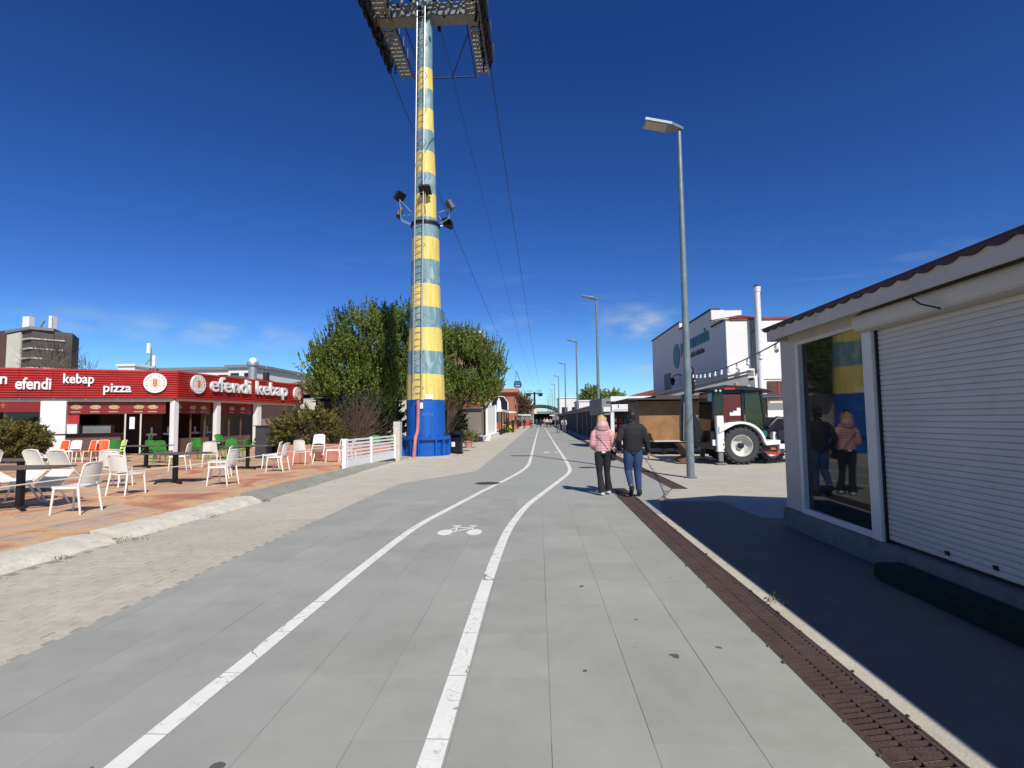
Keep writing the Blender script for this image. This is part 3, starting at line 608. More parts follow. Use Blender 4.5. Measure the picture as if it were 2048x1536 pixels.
# floodlights on the ring
def flood(px, py, pz, yaw, pitch):
    T = Matrix.Translation((px, py, pz)) @ Matrix.Rotation(yaw, 4, 'Z') @ Matrix.Rotation(pitch, 4, 'X')
    b = MB(); b.T = T; b.prism([(-.24,-.2),(.24,-.2),(.20,.2),(-.20,.2)], -.09, .05); b.prism([(-.27,-.23),(.27,-.23),(.27,.23),(-.27,.23)], .05, .085)
    for q in range(6): b.box(-.2+q*.075, -.185+q*.075, -.16, .16, -.13, -.09)
    h = b.build('floodlight', m_ink, tw_)
    g = MB(); g.T = T; g.box(-.21, .21, -.18, .18, .0855, .09); g.build('lens', m_ink, h)
    y = MB(); a = Vector((px, py, pz)); rd = (a-Vector((TX, TY, pz))); rd.z = 0; rd.normalize(); base = Vector((TX, TY, 10.5))+rd*.6
    y.tube([base, base+rd*.5+Vector((0,0,.25)), a-Vector((0,0,.1))], .02, 6); y.tube([base+Vector((0,0,.55)), a-Vector((0,0,.15))], .018, 6); y.build('bracket', m_steel, h)
flood(TX-1.15, TY-.2, 11.8, radians(70), radians(125)); flood(TX-1.2, TY+.1, 11.15, radians(110), radians(115))
flood(TX+.15, TY-.75, 11.85, 0, radians(150)); flood(TX+1.15, TY-.1, 11.35, radians(-70), radians(120)); flood(TX+.95, TY+.5, 10.75, radians(-120), radians(110))
# head: crossarm, catwalks, sheave trains
XL, XR = -7.52, -2.28; ZC = 20.7
b = MB(); b.box(XL, XR, TY-.28, TY+.28, ZC-.35, ZC+.3); b.box(XL+.2, XR-.2, TY-.32, TY+.32, ZC-.40, ZC-.35)
for k in range(9): b.box(XL+.3+k*.55, XL+.42+k*.55, TY-.33, TY+.33, ZC-.3, ZC+.5)
b.build('crossarm', m_greyst, tw_, bevel=.01)
b = MB(); 
for sy in (-1.3, -1.0, -.8, .9, 1.15): b.tube([(XL+.3, TY+sy, ZC+.75), (XR-.3, TY+sy, ZC+.75)], .05, 6)
for k in range(14): b.bar((XL+.5+k*.3, TY-1.35, ZC+.7), (XL+.5+k*.3, TY-.4, ZC+.7), .06, .12)
b.build('service_platform', m_greyst, tw_)
b = MB(); y1 = TY+4.1
for x in (XL+1.0, XR-.85): b.tube([(x, TY+.3, ZC-.3), (x, y1, ZC-.4)], .04, 6)
b.tube([(XL+1.0, y1, ZC-.4), (XR-.85, y1, ZC-.4)], .05, 6); b.tube([(XR-.85, TY+1.0, ZC-.3), (TX+.6, y1, ZC-.4)], .035, 6); b.tube([(XL+1.0, TY+1.0, ZC-.3), (TX-1.5, y1, ZC-.4)], .035, 6)
b.tube([(XL+1.25, TY+.3, ZC+.2), (XL+1.35, y1, ZC+.1)], .035, 6)
b.build('brace_frame', m_bluest, tw_)
b = MB(); rc = random.Random(9)
for k in range(26):
    x = XL+.5+rc.random()*4.1; y = TY+rc.choice([-.6,-.45,.5,.7,-1.2])+rc.uniform(-.1,.1); z = ZC+rc.uniform(-.6,.3); b.box(x, x+rc.uniform(.05,.22), y, y+rc.uniform(.05,.3), z, z+rc.uniform(.15,.6))
for x in (XL+.25, XR-.25):
    for k in range(12): y = TY-3+k*.55; b.bar((x, y, ZC-.1), (x+rc.uniform(-.1,.1), y+rc.uniform(-.2,.2), ZC-.75-rc.random()*.15), .07, .12)
b.build('cable_guides', m_dark, tw_, kind='stuff')
stp = MB(); stp.box(-.28, .28, -.11, .11, -.012, .012); stp.box(-.28, .28, -.12, -.10, -.05, .0); stpm = stp.mesh('step'); stpm.materials.append(m_greyst)
for x in (XL+.62, XR-.42):
    b = MB()
    for sg in (-.3, .3): b.bar((x+sg, TY-3.2, ZC-.35), (x+sg, y1+.1, ZC-.35), .05, .14); b.tube([(x+sg, TY-3.2, ZC+.6), (x+sg, y1, ZC+.6)], .02, 5)
    for k in range(8): b.bar((x-.3, TY-3+k*.85, ZC-.3), (x-.3, TY-3+k*.85, ZC+.6), .03); b.bar((x+.3, TY-3+k*.85, ZC-.3), (x+.3, TY-3+k*.85, ZC+.6), .03)
    cw = b.build('catwalk', m_greyst, tw_)
    for k in range(25): link('step', stpm, m_greyst, cw, loc=(x-TX, -3.1+k*.29, ZC-.33))
shv = MB(); shv.T = Matrix.Rotation(pi/2, 4, 'Y'); shv.lathe([(.05,-.07),(.29,-.06),(.31,-.055),(.25,-.02),(.25,.02),(.31,.055),(.29,.06),(.05,.07)], 20); shm = shv.mesh('sheave', smooth=30); shm.materials.append(m_dark)
for x in (XL-.05, XR+.05):
    b = MB(); b.prism([(TY-3.0,ZC-.15),(TY-1.6,ZC+.12),(TY,ZC+.2),(TY+1.6,ZC+.12),(TY+3.0,ZC-.15),(TY+3.0,ZC-.48),(TY,ZC-.22),(TY-3.0,ZC-.48)], x-.14, x+.14, 'x')
    for q in (-2.2, -.75, .75, 2.2): b.prism([(TY+q-.62, ZC-.45), (TY+q, ZC-.05), (TY+q+.62, ZC-.45), (TY+q+.55, ZC-.55), (TY+q-.55, ZC-.55)], x-.13, x-.08, 'x'); b.prism([(TY+q-.62, ZC-.45), (TY+q, ZC-.05), (TY+q+.62, ZC-.45), (TY+q+.55, ZC-.55), (TY+q-.55, ZC-.55)], x+.08, x+.13, 'x')
    sb = b.build('sheave_train', m_dark, tw_, bevel=.008)
    for k in range(10): link('sheave', shm, m_dark, sb, loc=(x-TX, -2.9+k*.64, ZC-.48-.012*abs(k-4.5)**2*.25))
    b = MB(); b.tube([(x, TY-3.0, ZC+.6), (x, TY+3.0, ZC+.6)], .03, 6)
    for k in range(7): b.tube([(x-.1, TY-3+k, ZC-.3), (x, TY-3+k, ZC+.6)], .018, 5)
    for k in range(4): b.prism([(TY-2.7+k*1.6, ZC+.0), (TY-2.1+k*1.6, ZC+.35), (TY-1.7+k*1.6, ZC+.0)], x-.2, x+.2, 'x')
    b.build('guard_rail', m_greyst, sb)
# ropes
def rope(x0, z0, x1, z1, sag, r, label):
    pts = []; Y0, Y1 = TY+2.9, 220
    for i in range(33):
        t = i/32; pts.append((x0+(x1-x0)*t, Y0+(Y1-Y0)*t, z0+(z1-z0)*t-sag*4*t*(1-t)))
    for k in range(12): pass
    back = [(x0, -60, z0+.8), (x0, -20, z0+.3), (x0, TY-2.9, z0)]
    return tag(MB().tube(back+pts, r, 6).build('haul_rope', m_dark), label, 'cable')
rope(XL-.05, ZC-.72, -4.3, 12.2, 2.1, .024, 'left haul rope sloping down to the hanging cabin')
rope(XR+.05, ZC-.72, 1.35, 12.2, 2.1, .024, 'right haul rope running from the tower towards the far pylon')
rope(TX+.35, ZC+.8, -1.4, 14.0, 1.8, .016, 'thin middle cable running from the tower centre to the far pylon')
# cabin
cb = thing('cable_car_cabin', (-5.2, 135, 9.6), 'small navy cable car cabin hanging over the left pavement', 'cable car')
m_navy = M('navy_cabin_paint', (.012,.025,.07), .3, bump=0); 
b = MB(); b.T = Matrix.Translation((-5.2,135,10.4)) @ Matrix.Scale(.8, 4); b.prism([(-1.05,-.95),(1.05,-.95),(1.25,-.1),(1.1,.95),(.8,1.1),(-.8,1.1),(-1.1,.95),(-1.25,-.1)], -1.2, 1.2, 'y'); b.build('body', m_navy, cb, bevel=.12)
b = MB(); b.T = Matrix.Translation((-5.2,135,10.4)) @ Matrix.Scale(.8, 4); b.prism([(-1.05,.0),(1.05,.0),(.95,.85),(-.95,.85)], -1.215, 1.215, 'y'); b.build('window', M('blue_cabin_glass', (.05,.15,.28), .1, bump=0), cb)
b = MB(); b.T = Matrix.Translation((-5.2,135,10.4)) @ Matrix.Scale(.8, 4); b.box(-.8,.8,-1.23,1.23,-.65,-.25); b.build('logo_stripe', M('pink_logo', (.6,.35,.38), .5, bump=0), cb)
b = MB(); b.tube([(-5.75,135,11.2),(-5.75,135,12.4),(-5.45,135,13.9)], .05, 6); b.tube([(-4.7,135,11.2),(-4.9,135,12.3),(-5.45,135,13.9)], .05, 6); b.build('hanger', m_dark, cb)
# far pylon
def pylon(x, y, h, label):
    t = thing('cable_car_tower', (x, y, 0), label, 'cable car tower')
    MB().lathe([(.9,0),(.85,h*.58)], 14, (x,y,0)).build('column', M('cream_banded_paint', (.62,.56,.32), .6, var=.3, scale=.8), t, smooth=60)
    MB().lathe([(.42,h*.58),(.35,h+.6)], 12, (x,y,0)).build('column', m_dark, t, smooth=60)
    b = MB(); b.box(x-3, x+3, y-.3, y+.3, h-.4, h)
    b.build('crossarm', m_dark, t)
    for sg in (-1, 1):
        MB().prism([(x+sg*1.7,h-1.2),(x+sg*3.3,h-1.2),(x+sg*3.5,h-.1),(x+sg*1.5,h-.1)], y-3, y+3, 'y').build('sheave_train', m_dark, t)
        b = MB()
        for k in range(4): b.tube([(x+sg*(1.2+k*.5), y, h), (x+sg*(1.2+k*.5), y, h+1.1)], .05, 4)
        b.tube([(x+sg*.8, y, h+1.1), (x+sg*3, y, h+1.1)], .05, 4); b.build('guard_rail', m_dark, t)
    return t
pylon(-1.5, 220, 12.2, 'distant cable car pylon rising over the arched canopy')

# ---------------------------------------------------------------- litter bin, fence, planters
t = thing('litter_bin', (-4.05, 24.75, 0), 'black litter bin with a white notice beside the blue tower base', 'litter bin')
b = MB(); b.T = Matrix.Translation((-3.88,24.7,0)); b.prism([(-.30,-.3),(.30,-.3),(.30,.3),(-.30,.3)], .0, .07); b.prism([(-.27,-.27),(.27,-.27),(.27,.27),(-.27,.27)], .07, .68); b.box(-.32,.32,-.32,.32,.66,.74)
b.build('body', m_dark, t, bevel=.02)
b = MB(); b.T = Matrix.Translation((-3.88,24.7,0))
for sx_ in (-.28,.28):
    for sy in (-.28,.28): b.box(sx_-.03, sx_+.03, sy-.03, sy+.03, .74, .92)
b.box(-.26,.26,.0,.26,.74,.92); b.build('hood_posts', m_dark, t)
b = MB(); b.T = Matrix.Translation((-3.88,24.7,0)); b.lathe([(.36,.92),(.36,.97),(.26,1.05),(.1,1.1),(.0,1.1)], 20); b.build('lid', m_dark, t, smooth=40)
MB().box(-4.06,-3.90,24.415,24.428,.34,.56).build('notice', m_white, t)

P0, P1, P2 = Vector((-6.0,16.05,.12)), Vector((-5.83,18.1,.12)), Vector((-5.6,20.28,.12))
t = thing('slatted_fence', P0, 'low white slatted wooden fence between the terrace chairs and the kerb', 'fence')
pb = []
for p, wd in ((P0,.13),(P0+Vector((-.03,.25,0)),.07),(P1,.11),(P2,.11)):
    MB().box(p.x-wd/2, p.x+wd/2, p.y-.05, p.y+.06, .12, 1.04).build('post', m_white, t, bevel=.006)
for a, c in ((P0+Vector((0,.25,0)), P1), (P1, P2)):
    for k in range(6):
        z = .99-k*.115; d_ = (c-a).normalized()
        MB().bar((a.x, a.y, z), (c.x, c.y, z), .03, .058).build('slat', m_white, t)
    MB().bar((a.x, a.y, .26), (c.x, c.y, .26), .035, .24).build('board', m_white, t)
tag(MB().box(-5.72,-5.46,20.5,20.85,0,1.55).build('concrete_post', m_kerbw, bevel=.01), 'weathered grey concrete post between the white fence and the blue tower base', 'post')

m_salmon = M('salmon_render', (.50,.22,.16), .8, var=.15, scale=4, bump=.4, dirt=((.35,.15,.11), 5, .5, .7, .5))
def planter(x0, x1, y, label, dp=1.0, h=.60):
    t = thing('planter', ((x0+x1)/2, y+dp/2, .12), label, 'planter')
    for q in ((x0,x1,y,y+.12),(x0,x1,y+dp-.12,y+dp),(x0,x0+.12,y+.12,y+dp-.12),(x1-.12,x1,y+.12,y+dp-.12)): MB().box(*q, .1, .12+h).build('planter_wall', m_salmon, t)
    MB().box(x0+.12,x1-.12,y+.12,y+dp-.12,.12,.12+h-.06).build('soil', m_earth, t); return t
planter(-9.75, -8.55, 19.4, 'left salmon rendered planter holding the olive shrub')
planter(-8.30, -6.75, 19.9, 'middle salmon rendered planter holding the bare reddish shrub')
planter(-6.68, -5.75, 20.9, 'right salmon rendered planter partly behind the white fence', .9, .5)
def shrub(label, loc, ells, n, per, tl, size, mat, up=.6, cat='shrub', tw=260, twr=.008, name='shrub', rad=.05, shell=.2):
    t = thing(name, loc, label, cat)
    P, D, w_ = crown_pts(ells, n, per, tl, up, shell, rad); leaves('foliage', P, size, mat, t, D)
    b = MB(); base = Vector(loc)
    for a, c in w_[:tw]: b.tube([base+Vector((random.uniform(-.15,.15), random.uniform(-.15,.15), 0)), base.lerp(Vector(a), .55)+Vector((0,0,.15)), tuple(a), tuple(c)], [twr*1.8, twr*1.3, twr, twr*.4], 3, False)
    b.build('stems', m_twig, t); return t
shrub('olive green bushy shrub behind the white chairs', (-9.1,20,.65), [(-9.0,20.3,1.35,1.35,.8,.85),(-9.9,20.6,1.1,.8,.7,.7)], 260, 42, .35, .055, m_leafo)
shrub('bare reddish brown shrub in the middle planter', (-7.2,20.4,.6), [(-7.1,20.6,1.5,.8,.6,.9)], 230, 6, .6, .02, m_leafr, up=1.6, tw=230, twr=.007)
shrub('small dry yellowish shrub beside the bare reddish shrub', (-7.9,20.3,.6), [(-7.8,20.4,1.0,.45,.4,.5)], 120, 20, .35, .03, m_leafo, up=1.4, tw=120)
shrub('dense clipped olive green bush at the left edge of the terrace', (-20.6,19.6,.1), [(-20.7,19.7,.95,1.35,1.0,.85),(-21.9,19.4,.9,1.0,.9,.95)], 600, 50, .25, .05, m_leafo, up=.3, rad=.06)
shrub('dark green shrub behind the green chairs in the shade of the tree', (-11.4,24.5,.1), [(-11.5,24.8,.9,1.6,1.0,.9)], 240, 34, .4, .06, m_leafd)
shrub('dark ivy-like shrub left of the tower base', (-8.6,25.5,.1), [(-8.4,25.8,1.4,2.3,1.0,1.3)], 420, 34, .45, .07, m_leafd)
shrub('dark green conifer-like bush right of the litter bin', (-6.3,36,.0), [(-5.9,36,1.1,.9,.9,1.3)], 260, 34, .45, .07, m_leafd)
shrub('leafless young sapling just behind the litter bin', (-4.95,28,.0), [(-4.95,28,1.9,.8,.7,1.0)], 160, 5, .6, .022, m_leafr, up=1.2, tw=60, cat='sapling', name='sapling')
t = thing('flower_pot', (-3.75,29.5,0), 'terracotta pot with yellow-green foliage behind the litter bin', 'flower pot')
MB().lathe([(.18,0),(.24,.34),(.27,.34),(.27,.4),(.22,.4)], 20, (-3.95,29.5,0)).build('pot', m_salmon, t, smooth=50)
P, D, _w = crown_pts([(-3.85,29.7,.55,.45,.35,.25)], 60, 30, .25, .5); leaves('foliage', P, .04, m_leafo, t, D)

# ---------------------------------------------------------------- chairs and tables
def chair_parts(t, mat, legmat):
    b = MB()
    rows = []
    for j, (y, z) in enumerate([(.235,.435),(.22,.452),(.12,.450),(0,.442),(-.12,.440),(-.21,.445)]):
        rows.append([(x*(1-.03*j/5), y, z+.012*abs(x/.22)**3) for x in (-.22,-.19,-.1,0,.1,.19,.22)])
    vs = [p for r_ in rows for p in r_]; nb = len(vs); vs += [(x, y, z-.022) for x, y, z in vs]; k = 7
    fs = [(i*k+j, i*k+j+1, (i+1)*k+j+1, (i+1)*k+j) for i in range(5) for j in range(6)]; fs += [tuple(nb+a for a in f[::-1]) for f in fs]
    per = [j for j in range(k)]+[(i+1)*k+k-1 for i in range(5)]+[5*k+j for j in range(k-2, -1, -1)]+[i*k for i in range(4, 0, -1)]
    fs += [(per[i], per[(i+1) % len(per)], nb+per[(i+1) % len(per)], nb+per[i]) for i in range(len(per))]
    b.add(vs, fs); me = b.mesh('seat', smooth=50); me.materials.append(mat); link('seat', me, mat, t)
    b = MB(); rows = []
    for i in range(6):
        f = i/5; z = .50+.31*f
        rows.append([(x*(1-.06*f), -.205-.065*f-.035*(1-(x/.2)**2), z+.012*(1-(x/.2)**2)*(f > .9)) for x in (-.2,-.14,-.07,0,.07,.14,.2)])
    vs = [p for r_ in rows for p in r_]; nb = len(vs); vs += [(x, y-.012, z) for x, y, z in vs]
    fs = [(i*k+j, i*k+j+1, (i+1)*k+j+1, (i+1)*k+j) for i in range(5) for j in range(6)]; fs += [tuple(nb+a for a in f[::-1]) for f in fs]
    fs += [(per[i], per[(i+1) % len(per)], nb+per[(i+1) % len(per)], nb+per[i]) for i in range(len(per))]
    b.add(vs, fs); me = b.mesh('backrest', smooth=50); me.materials.append(mat); link('backrest', me, mat, t)
    b = MB(); b.tube([(-.205,-.2,.45),(-.2,-.235,.62),(-.19,-.272,.80),(-.16,-.30,.83),(0,-.315,.84),(.16,-.30,.83),(.19,-.272,.80),(.2,-.235,.62),(.205,-.2,.45)], .013, 8)
    b.tube([(-.205,-.2,.43),(-.215,.0,.425),(-.21,.21,.42)], .013, 8); b.tube([(.205,-.2,.43),(.215,.0,.425),(.21,.21,.42)], .013, 8); me = b.mesh('back_frame', smooth=50); me.materials.append(legmat); link('back_frame', me, legmat, t)
    for sx_, y0, y1 in ((-1,.20,.235),(1,.20,.235),(-1,-.20,-.27),(1,-.20,-.27)):
        b = MB(); b.tube([(sx_*.205, y0, .44), (sx_*.215, (y0+y1)/2, .22), (sx_*.225, y1, 0)], [.021,.018,.014], 8); me = b.mesh('leg', smooth=50); me.materials.append(legmat); link('leg', me, legmat, t)
protos = {}
def chair(kind, x, y, rz, label, group, tilt=0, z=.12, lean=0):
    mats = {'white': (m_wplast, m_wplast), 'green': (m_gplast, m_gplast), 'orange': (m_oplast, m_wplast), 'lime': (m_lplast, m_wplast)}[kind]
    if kind not in protos:
        t = thing('plastic_chair', (0,0,0), '', 'chair'); chair_parts(t, *mats); protos[kind] = t; c = t
    else: c = copy_tree(protos[kind])
    c.location = (x, y, z); c.rotation_euler = Euler((radians(tilt), radians(lean), radians(rz)), 'XYZ')
    if tilt < 0: c.location.z += sin(radians(-tilt))*-.235*-1*.0+.0
    if tilt: # keep the lowest leg on the floor: pivot about the front feet
        a = radians(tilt); lo = min(cos(a)*0+sin(a)*.235, sin(a)*-.27, sin(a)*.235+0); c.location.z = z-lo
    tag(c, label, 'chair', group); return c
GW = 'white plastic chairs on the terrace'; GG = 'green plastic chairs on the terrace'
chair('white', -7.78, 8.55, 92, 'nearest white chair, alone by the kerb with its back to the street', GW)
chair('white', -8.65, 10.72, -6, 'white chair seen from behind, between the nearest chair and the centre table', GW)
chair('white', -9.95, 12.0, 6, 'white chair half hidden behind the second nearest white chair', GW)
chair('white', -10.9, 12.9, 40, 'white chair turned sideways deep behind the leaning chairs', GW)
chair('white', -9.05, 9.75, 180, 'white chair tipped forward against the nearest table, right of the pair', GW, tilt=-38)
chair('white', -9.75, 9.95, 172, 'white chair tipped forward against the nearest table, behind its twin', GW, tilt=-36)
chair('white', -10.15, 8.9, -95, 'white chair tipped against the nearest table at the left photo edge', GW, tilt=-36)
chair('white', -10.6, 9.6, -85, 'second white chair leaning in at the left photo edge', GW, tilt=-30)
chair('white', -7.50, 12.2, 88, 'white chair seen from behind at the street side of the centre table', GW)
chair('white', -8.55, 13.75, 112, 'sunlit white chair facing left just behind the centre table', GW)
chair('white', -11.3, 16.1, 108, 'sunlit white chair facing left beyond the centre table', GW)
chair('white', -10.9, 17.1, 20, 'white chair beyond the centre table with its back to the camera', GW)
chair('white', -7.80, 15.42, 92, 'front white chair of the pair near the dark grey cabinet', GW)
chair('white', -8.55, 16.5, 108, 'rear sunlit white chair of the pair near the dark grey cabinet', GW)
chair('white', -8.18, 17.95, -4, 'white chair with its back to the camera in front of the salmon planter', GW)
chair('white', -8.0, 18.8, 10, 'white chair tipped against the salmon planter', GW, tilt=-30)
chair('white', -7.45, 18.8, 108, 'sunlit white chair facing left beside the white fence end', GW)
chair('white', -6.85, 18.6, 92, 'white chair half hidden behind the white slatted fence', GW)
chair('green', -14.5, 19.3, -5, 'green chair left of the white pillar base, seen from behind', GG)
chair('green', -13.9, 18.9, 10, 'large-looking green chair seen from behind, front of its row', GG)
chair('green', -13.7, 20.7, 0, 'green chair standing behind the front green row', GG)
chair('green', -12.9, 21.0, 80, 'green chair tipped to the left against a back table', GG, tilt=-38)
chair('green', -12.1, 20.3, 20, 'green chair right of the second white pillar, backrest towards the camera', GG)
chair('green', -12.2, 21.9, -80, 'green chair tipped to the right against a back table', GG, tilt=-36)
chair('green', -11.5, 21.7, -100, 'green chair with rounded back left of the dark grey cabinet', GG, tilt=-20)
chair('green', -11.2, 19.3, 90, 'low green chair partly hidden beside the dark grey cabinet', GG)
chair('green', -17.0, 20.3, 60, 'dark looking green chair beside the lime chair', GG)
chair('green', -16.1, 21.0, -70, 'green chair right of the lime chair', GG, tilt=-25)
chair('green', -10.3, 22.4, 160, 'green chair beyond the dark grey cabinet near the shrub', GG)
chair('green', -7.0, 22.3, 200, 'green chair beyond the reddish bare shrub', GG)
chair('green', -6.3, 22.5, 170, 'green chair just left of the concrete post', GG)
chair('orange', -18.9, 19.9, 175, 'left orange shell chair near the clipped bush', 'orange shell chairs', z=.12)
chair('orange', -17.6, 19.7, 160, 'middle orange shell chair in front of the counter', 'orange shell chairs')
chair('orange', -17.2, 19.9, 200, 'orange shell chair close to the middle orange chair on its right', 'orange shell chairs')
chair('white', -18.3, 19.8, 185, 'white chair between the two orange chairs', GW)
chair('lime', -16.3, 19.6, 150, 'lime yellow chair near the restaurant counter', None)
def table_parts(t, L_=.72, H=.74):
    MB().box(-L_, L_, -.35, .35, H-.028, H).mesh
    b = MB(); b.box(-L_, L_, -.35, .35, H-.026, H); me = b.mesh('table_top', bevel=.005); me.materials.append(m_darkw); link('table_top', me, m_darkw, t)
    b = MB(); b.box(-.045,.045,-.045,.045,.05,H-.026); b.box(-.25,.25,-.2,.2,H-.045,H-.027); me = b.mesh('column'); me.materials.append(m_dark); link('column', me, m_dark, t)
    b = MB(); b.bar((-.32,-.25,.05),(.32,.25,.05),.07,.04); b.bar((-.32,.25,.052),(.32,-.25,.052),.07,.04)
    for sx_, sy in ((-.32,-.25),(.32,.25),(-.32,.25),(.32,-.25)): b.lathe([(.03,0),(.035,.035)], 8, (sx_, sy, 0))
    me = b.mesh('base'); me.materials.append(m_dark); link('base', me, m_dark, t)
tp = None
for x, y, rz, lb in ((-9.17,8.94,0,'nearest black-legged table at the left photo edge'),(-9.0,12.68,0,'table in the centre of the front row of white chairs'),(-9.22,16.31,8,'front row table left of the dark grey cabinet'),
                     (-13.2,17.15,0,'table in front of the green chairs, left of the centre table'),(-12.6,20.9,10,'table among the green chairs with chairs tipped against it'),(-11.5,22.6,0,'rear table near the second and third white pillars'),(-17.9,21.0,25,'table behind the orange chairs in front of the counter'),(-11.2,10.9,0,'table behind the tipped chairs at the left')):
    if tp is None: t = thing('cafe_table', (0,0,0), lb, 'table', 'dark cafe tables'); table_parts(t); tp = t
    else: t = copy_tree(tp); t['label'] = lb
    t.location = (x, y, .12); t.rotation_euler.z = radians(rz)
# rope barrier along the terrace edge
pts = []
for i in range(41):
    f = i/40; y = 1.0+f*15.05; pts.append((-6.9+.9*f**2, y, .86-.05*sin(f*pi)+.012*sin(f*18)))
tag(MB().tube(pts, .008, 6).build('rope_barrier', m_wplast), 'thin white rope strung along the terrace edge to the white fence', 'rope')
# dark cabinet
t = thing('cabinet', (-11.1,21.2,.12), 'tall dark grey cabinet standing on the terrace below the red fascia', 'cabinet')
m_cab = M('anthracite_panel', (.045,.045,.048), .6, var=.1, bump=.05)
MB().box(-11.55,-10.85,20.95,21.5,.12,1.42).build('body', m_cab, t, bevel=.01); MB().box(-11.6,-10.8,20.9,21.55,1.42,1.46).build('top', m_cab, t); MB().box(-10.84,-10.35,21.1,21.5,.12,1.5).build('speaker_box', m_dark, t, bevel=.01)

# ---------------------------------------------------------------- kebab restaurant
K = (-17.06, 24.0); rest = thing('kebab_restaurant', (K[0], K[1], .12), 'single storey kebab restaurant with red fascia, white letters and dark interior', 'restaurant')
L0 = 14.0; u1 = Vector((.902,.432,0)); F1 = frame((K[0]-u1.x*L0, K[1]-u1.y*L0), K); F2 = frame(K, (K[0]+1.28, K[1]+10.5)); F2L = 10.6
def cladpanel(wd):
    b = MB(); b.box(0, wd-.012, 0, .05, 2.76, 4.06)
    n = 12
    for i in range(n): z = 2.775+i*(1.27/n); b.prism([(0,z),(-.05,z+.025),(-.05,z+.06),(0,z+.085)], .0, wd-.012, 'x')
    return b.mesh('cladding_panel')
cp = cladpanel(1.1667); cp.materials.append(m_red); cp2 = cladpanel(1.178); cp2.materials.append(m_red)
inv = fullmat(rest).inverted()
def place(me, T, name, mat, x=0, parent=None): 
    o = link(name, me, mat, parent or rest); o.matrix_basis = inv @ T @ Matrix.Translation((x, 0, 0)); return o
for i in range(12): place(cp, F1, 'cladding_panel', m_red, i*1.1667)
for i in range(9): place(cp2, F2, 'cladding_panel', m_red, .02+i*1.178)
def fbox(T, *a): b = MB(); b.T = T; b.box(*a); return b
fbox(F1, 0, L0-.15, .06, .5, 2.70, 4.02).build('parapet', m_cream, rest); fbox(F2, .1, F2L-.05, .06, .5, 2.70, 4.02).build('parapet', m_cream, rest)
b = MB(); b.prism([(-30,17),(-17.3,23.6),(-16.3,24.2),(-15.2,34.5),(-17,46),(-34,46)], 3.5, 3.7); 
b = MB(); q = [F1 @ Vector((0,.5,0)), F1 @ Vector((L0,.45,0)), F2 @ Vector((F2L,.5,0)), F2 @ Vector((F2L,9,0)), F1 @ Vector((0,14,0))]
b.prism([(p.x, p.y) for p in q], 3.3, 3.5).build('roof', m_grey, rest)
# menu strip under the fascia, lintel, interior
m_menu = M('menu_board_print', (.22,.016,.012), .4, var=.1, bump=0, dirt=((.55,.30,.12), 1.7, .60, .66, .6))
m_food = M('food_picture_print', (.50,.30,.13), .5, var=.5, scale=14, bump=0); m_fw = M('pale_menu_lettering', (.55,.42,.38), .5, bump=0)
fbox(F1, 0, L0-5.1, .10, .2, 2.15, 2.62).build('menu_board', m_menu, rest); mb1 = fbox(F1, L0-4.3, L0-.5, .30, .36, 2.05, 2.60).build('menu_board', m_menu, rest)
mb2 = fbox(F2, .2, 6.1, .45, .5, 2.05, 2.66).build('menu_board', m_menu, rest)
for (T, xs_, yy, pr) in ((F1, [L0-3.9,L0-3.2,L0-2.5,L0-1.55,L0-1.0], .295, mb1), (F2, [.6,1.5,2.2,3.3,4.3,5.2], .445, mb2)):
    for i, x in enumerate(xs_):
        b = MB(); b.T = T @ Matrix.Translation((x, yy, 2.36)) @ Matrix.Rotation(pi/2, 4, 'X')
        b.disc((0,0), .21, .10, -.0, .012, 18); b.build('food_picture', m_food, pr)
        b = MB(); b.T = T; b.box(x-.2, x+.15, yy-.005, yy, 2.13, 2.165); b.build('menu_line', m_fw, pr)
fbox(F1, 0, L0-.1, .12, .45, 2.62, 2.70).build('lintel', m_cream, rest); fbox(F2, .1, F2L-.1, .12, .45, 2.66, 2.70).build('lintel', m_cream, rest)
fbox(F1, 0, L0-1.2, 3.2, 3.35, .12, 3.3).build('wall', m_brown, rest); fbox(F2, 0, F2L, 4.2, 4.35, .12, 3.3).build('wall', m_brown, rest)
fbox(F1, 0, L0, .4, 3.2, 3.0, 3.05).build('ceiling', m_brown, rest)
fbox(F2, 6.5, F2L-.15, .5, .6, .12, 2.66).build('wall', M('brownish_render', (.33,.25,.22), .8, var=.08), rest); fbox(F2, 6.45, F2L-.1, 3.0, 4.2, .12, 3.3).build('wall', m_cream, rest)
# pillars
for nm, T, a, c, y0, y1 in (('pillar', F1, L0-5.1, L0-4.2, .08, .55), ('pillar', F2, .0, .26, .12, .36), ('pillar', F2, 2.80, 3.06, .12, .36), ('pillar', F2, 6.05, 6.42, .12, .40), ('pillar', F2, F2L-.35, F2L-.12, .12, .36)):
    fbox(T, a, c, y0, y1, .12, 2.62 if T is F1 else 2.66).build(nm, m_white, rest)
fbox(F1, L0-4.2, L0-3.8, .35, .45, 1.6, 2.3).build('red_panel', m_red, rest); fbox(F1, L0-4.2, L0-3.85, .3, .55, .9, 1.6).build('side_wall', m_white, rest)
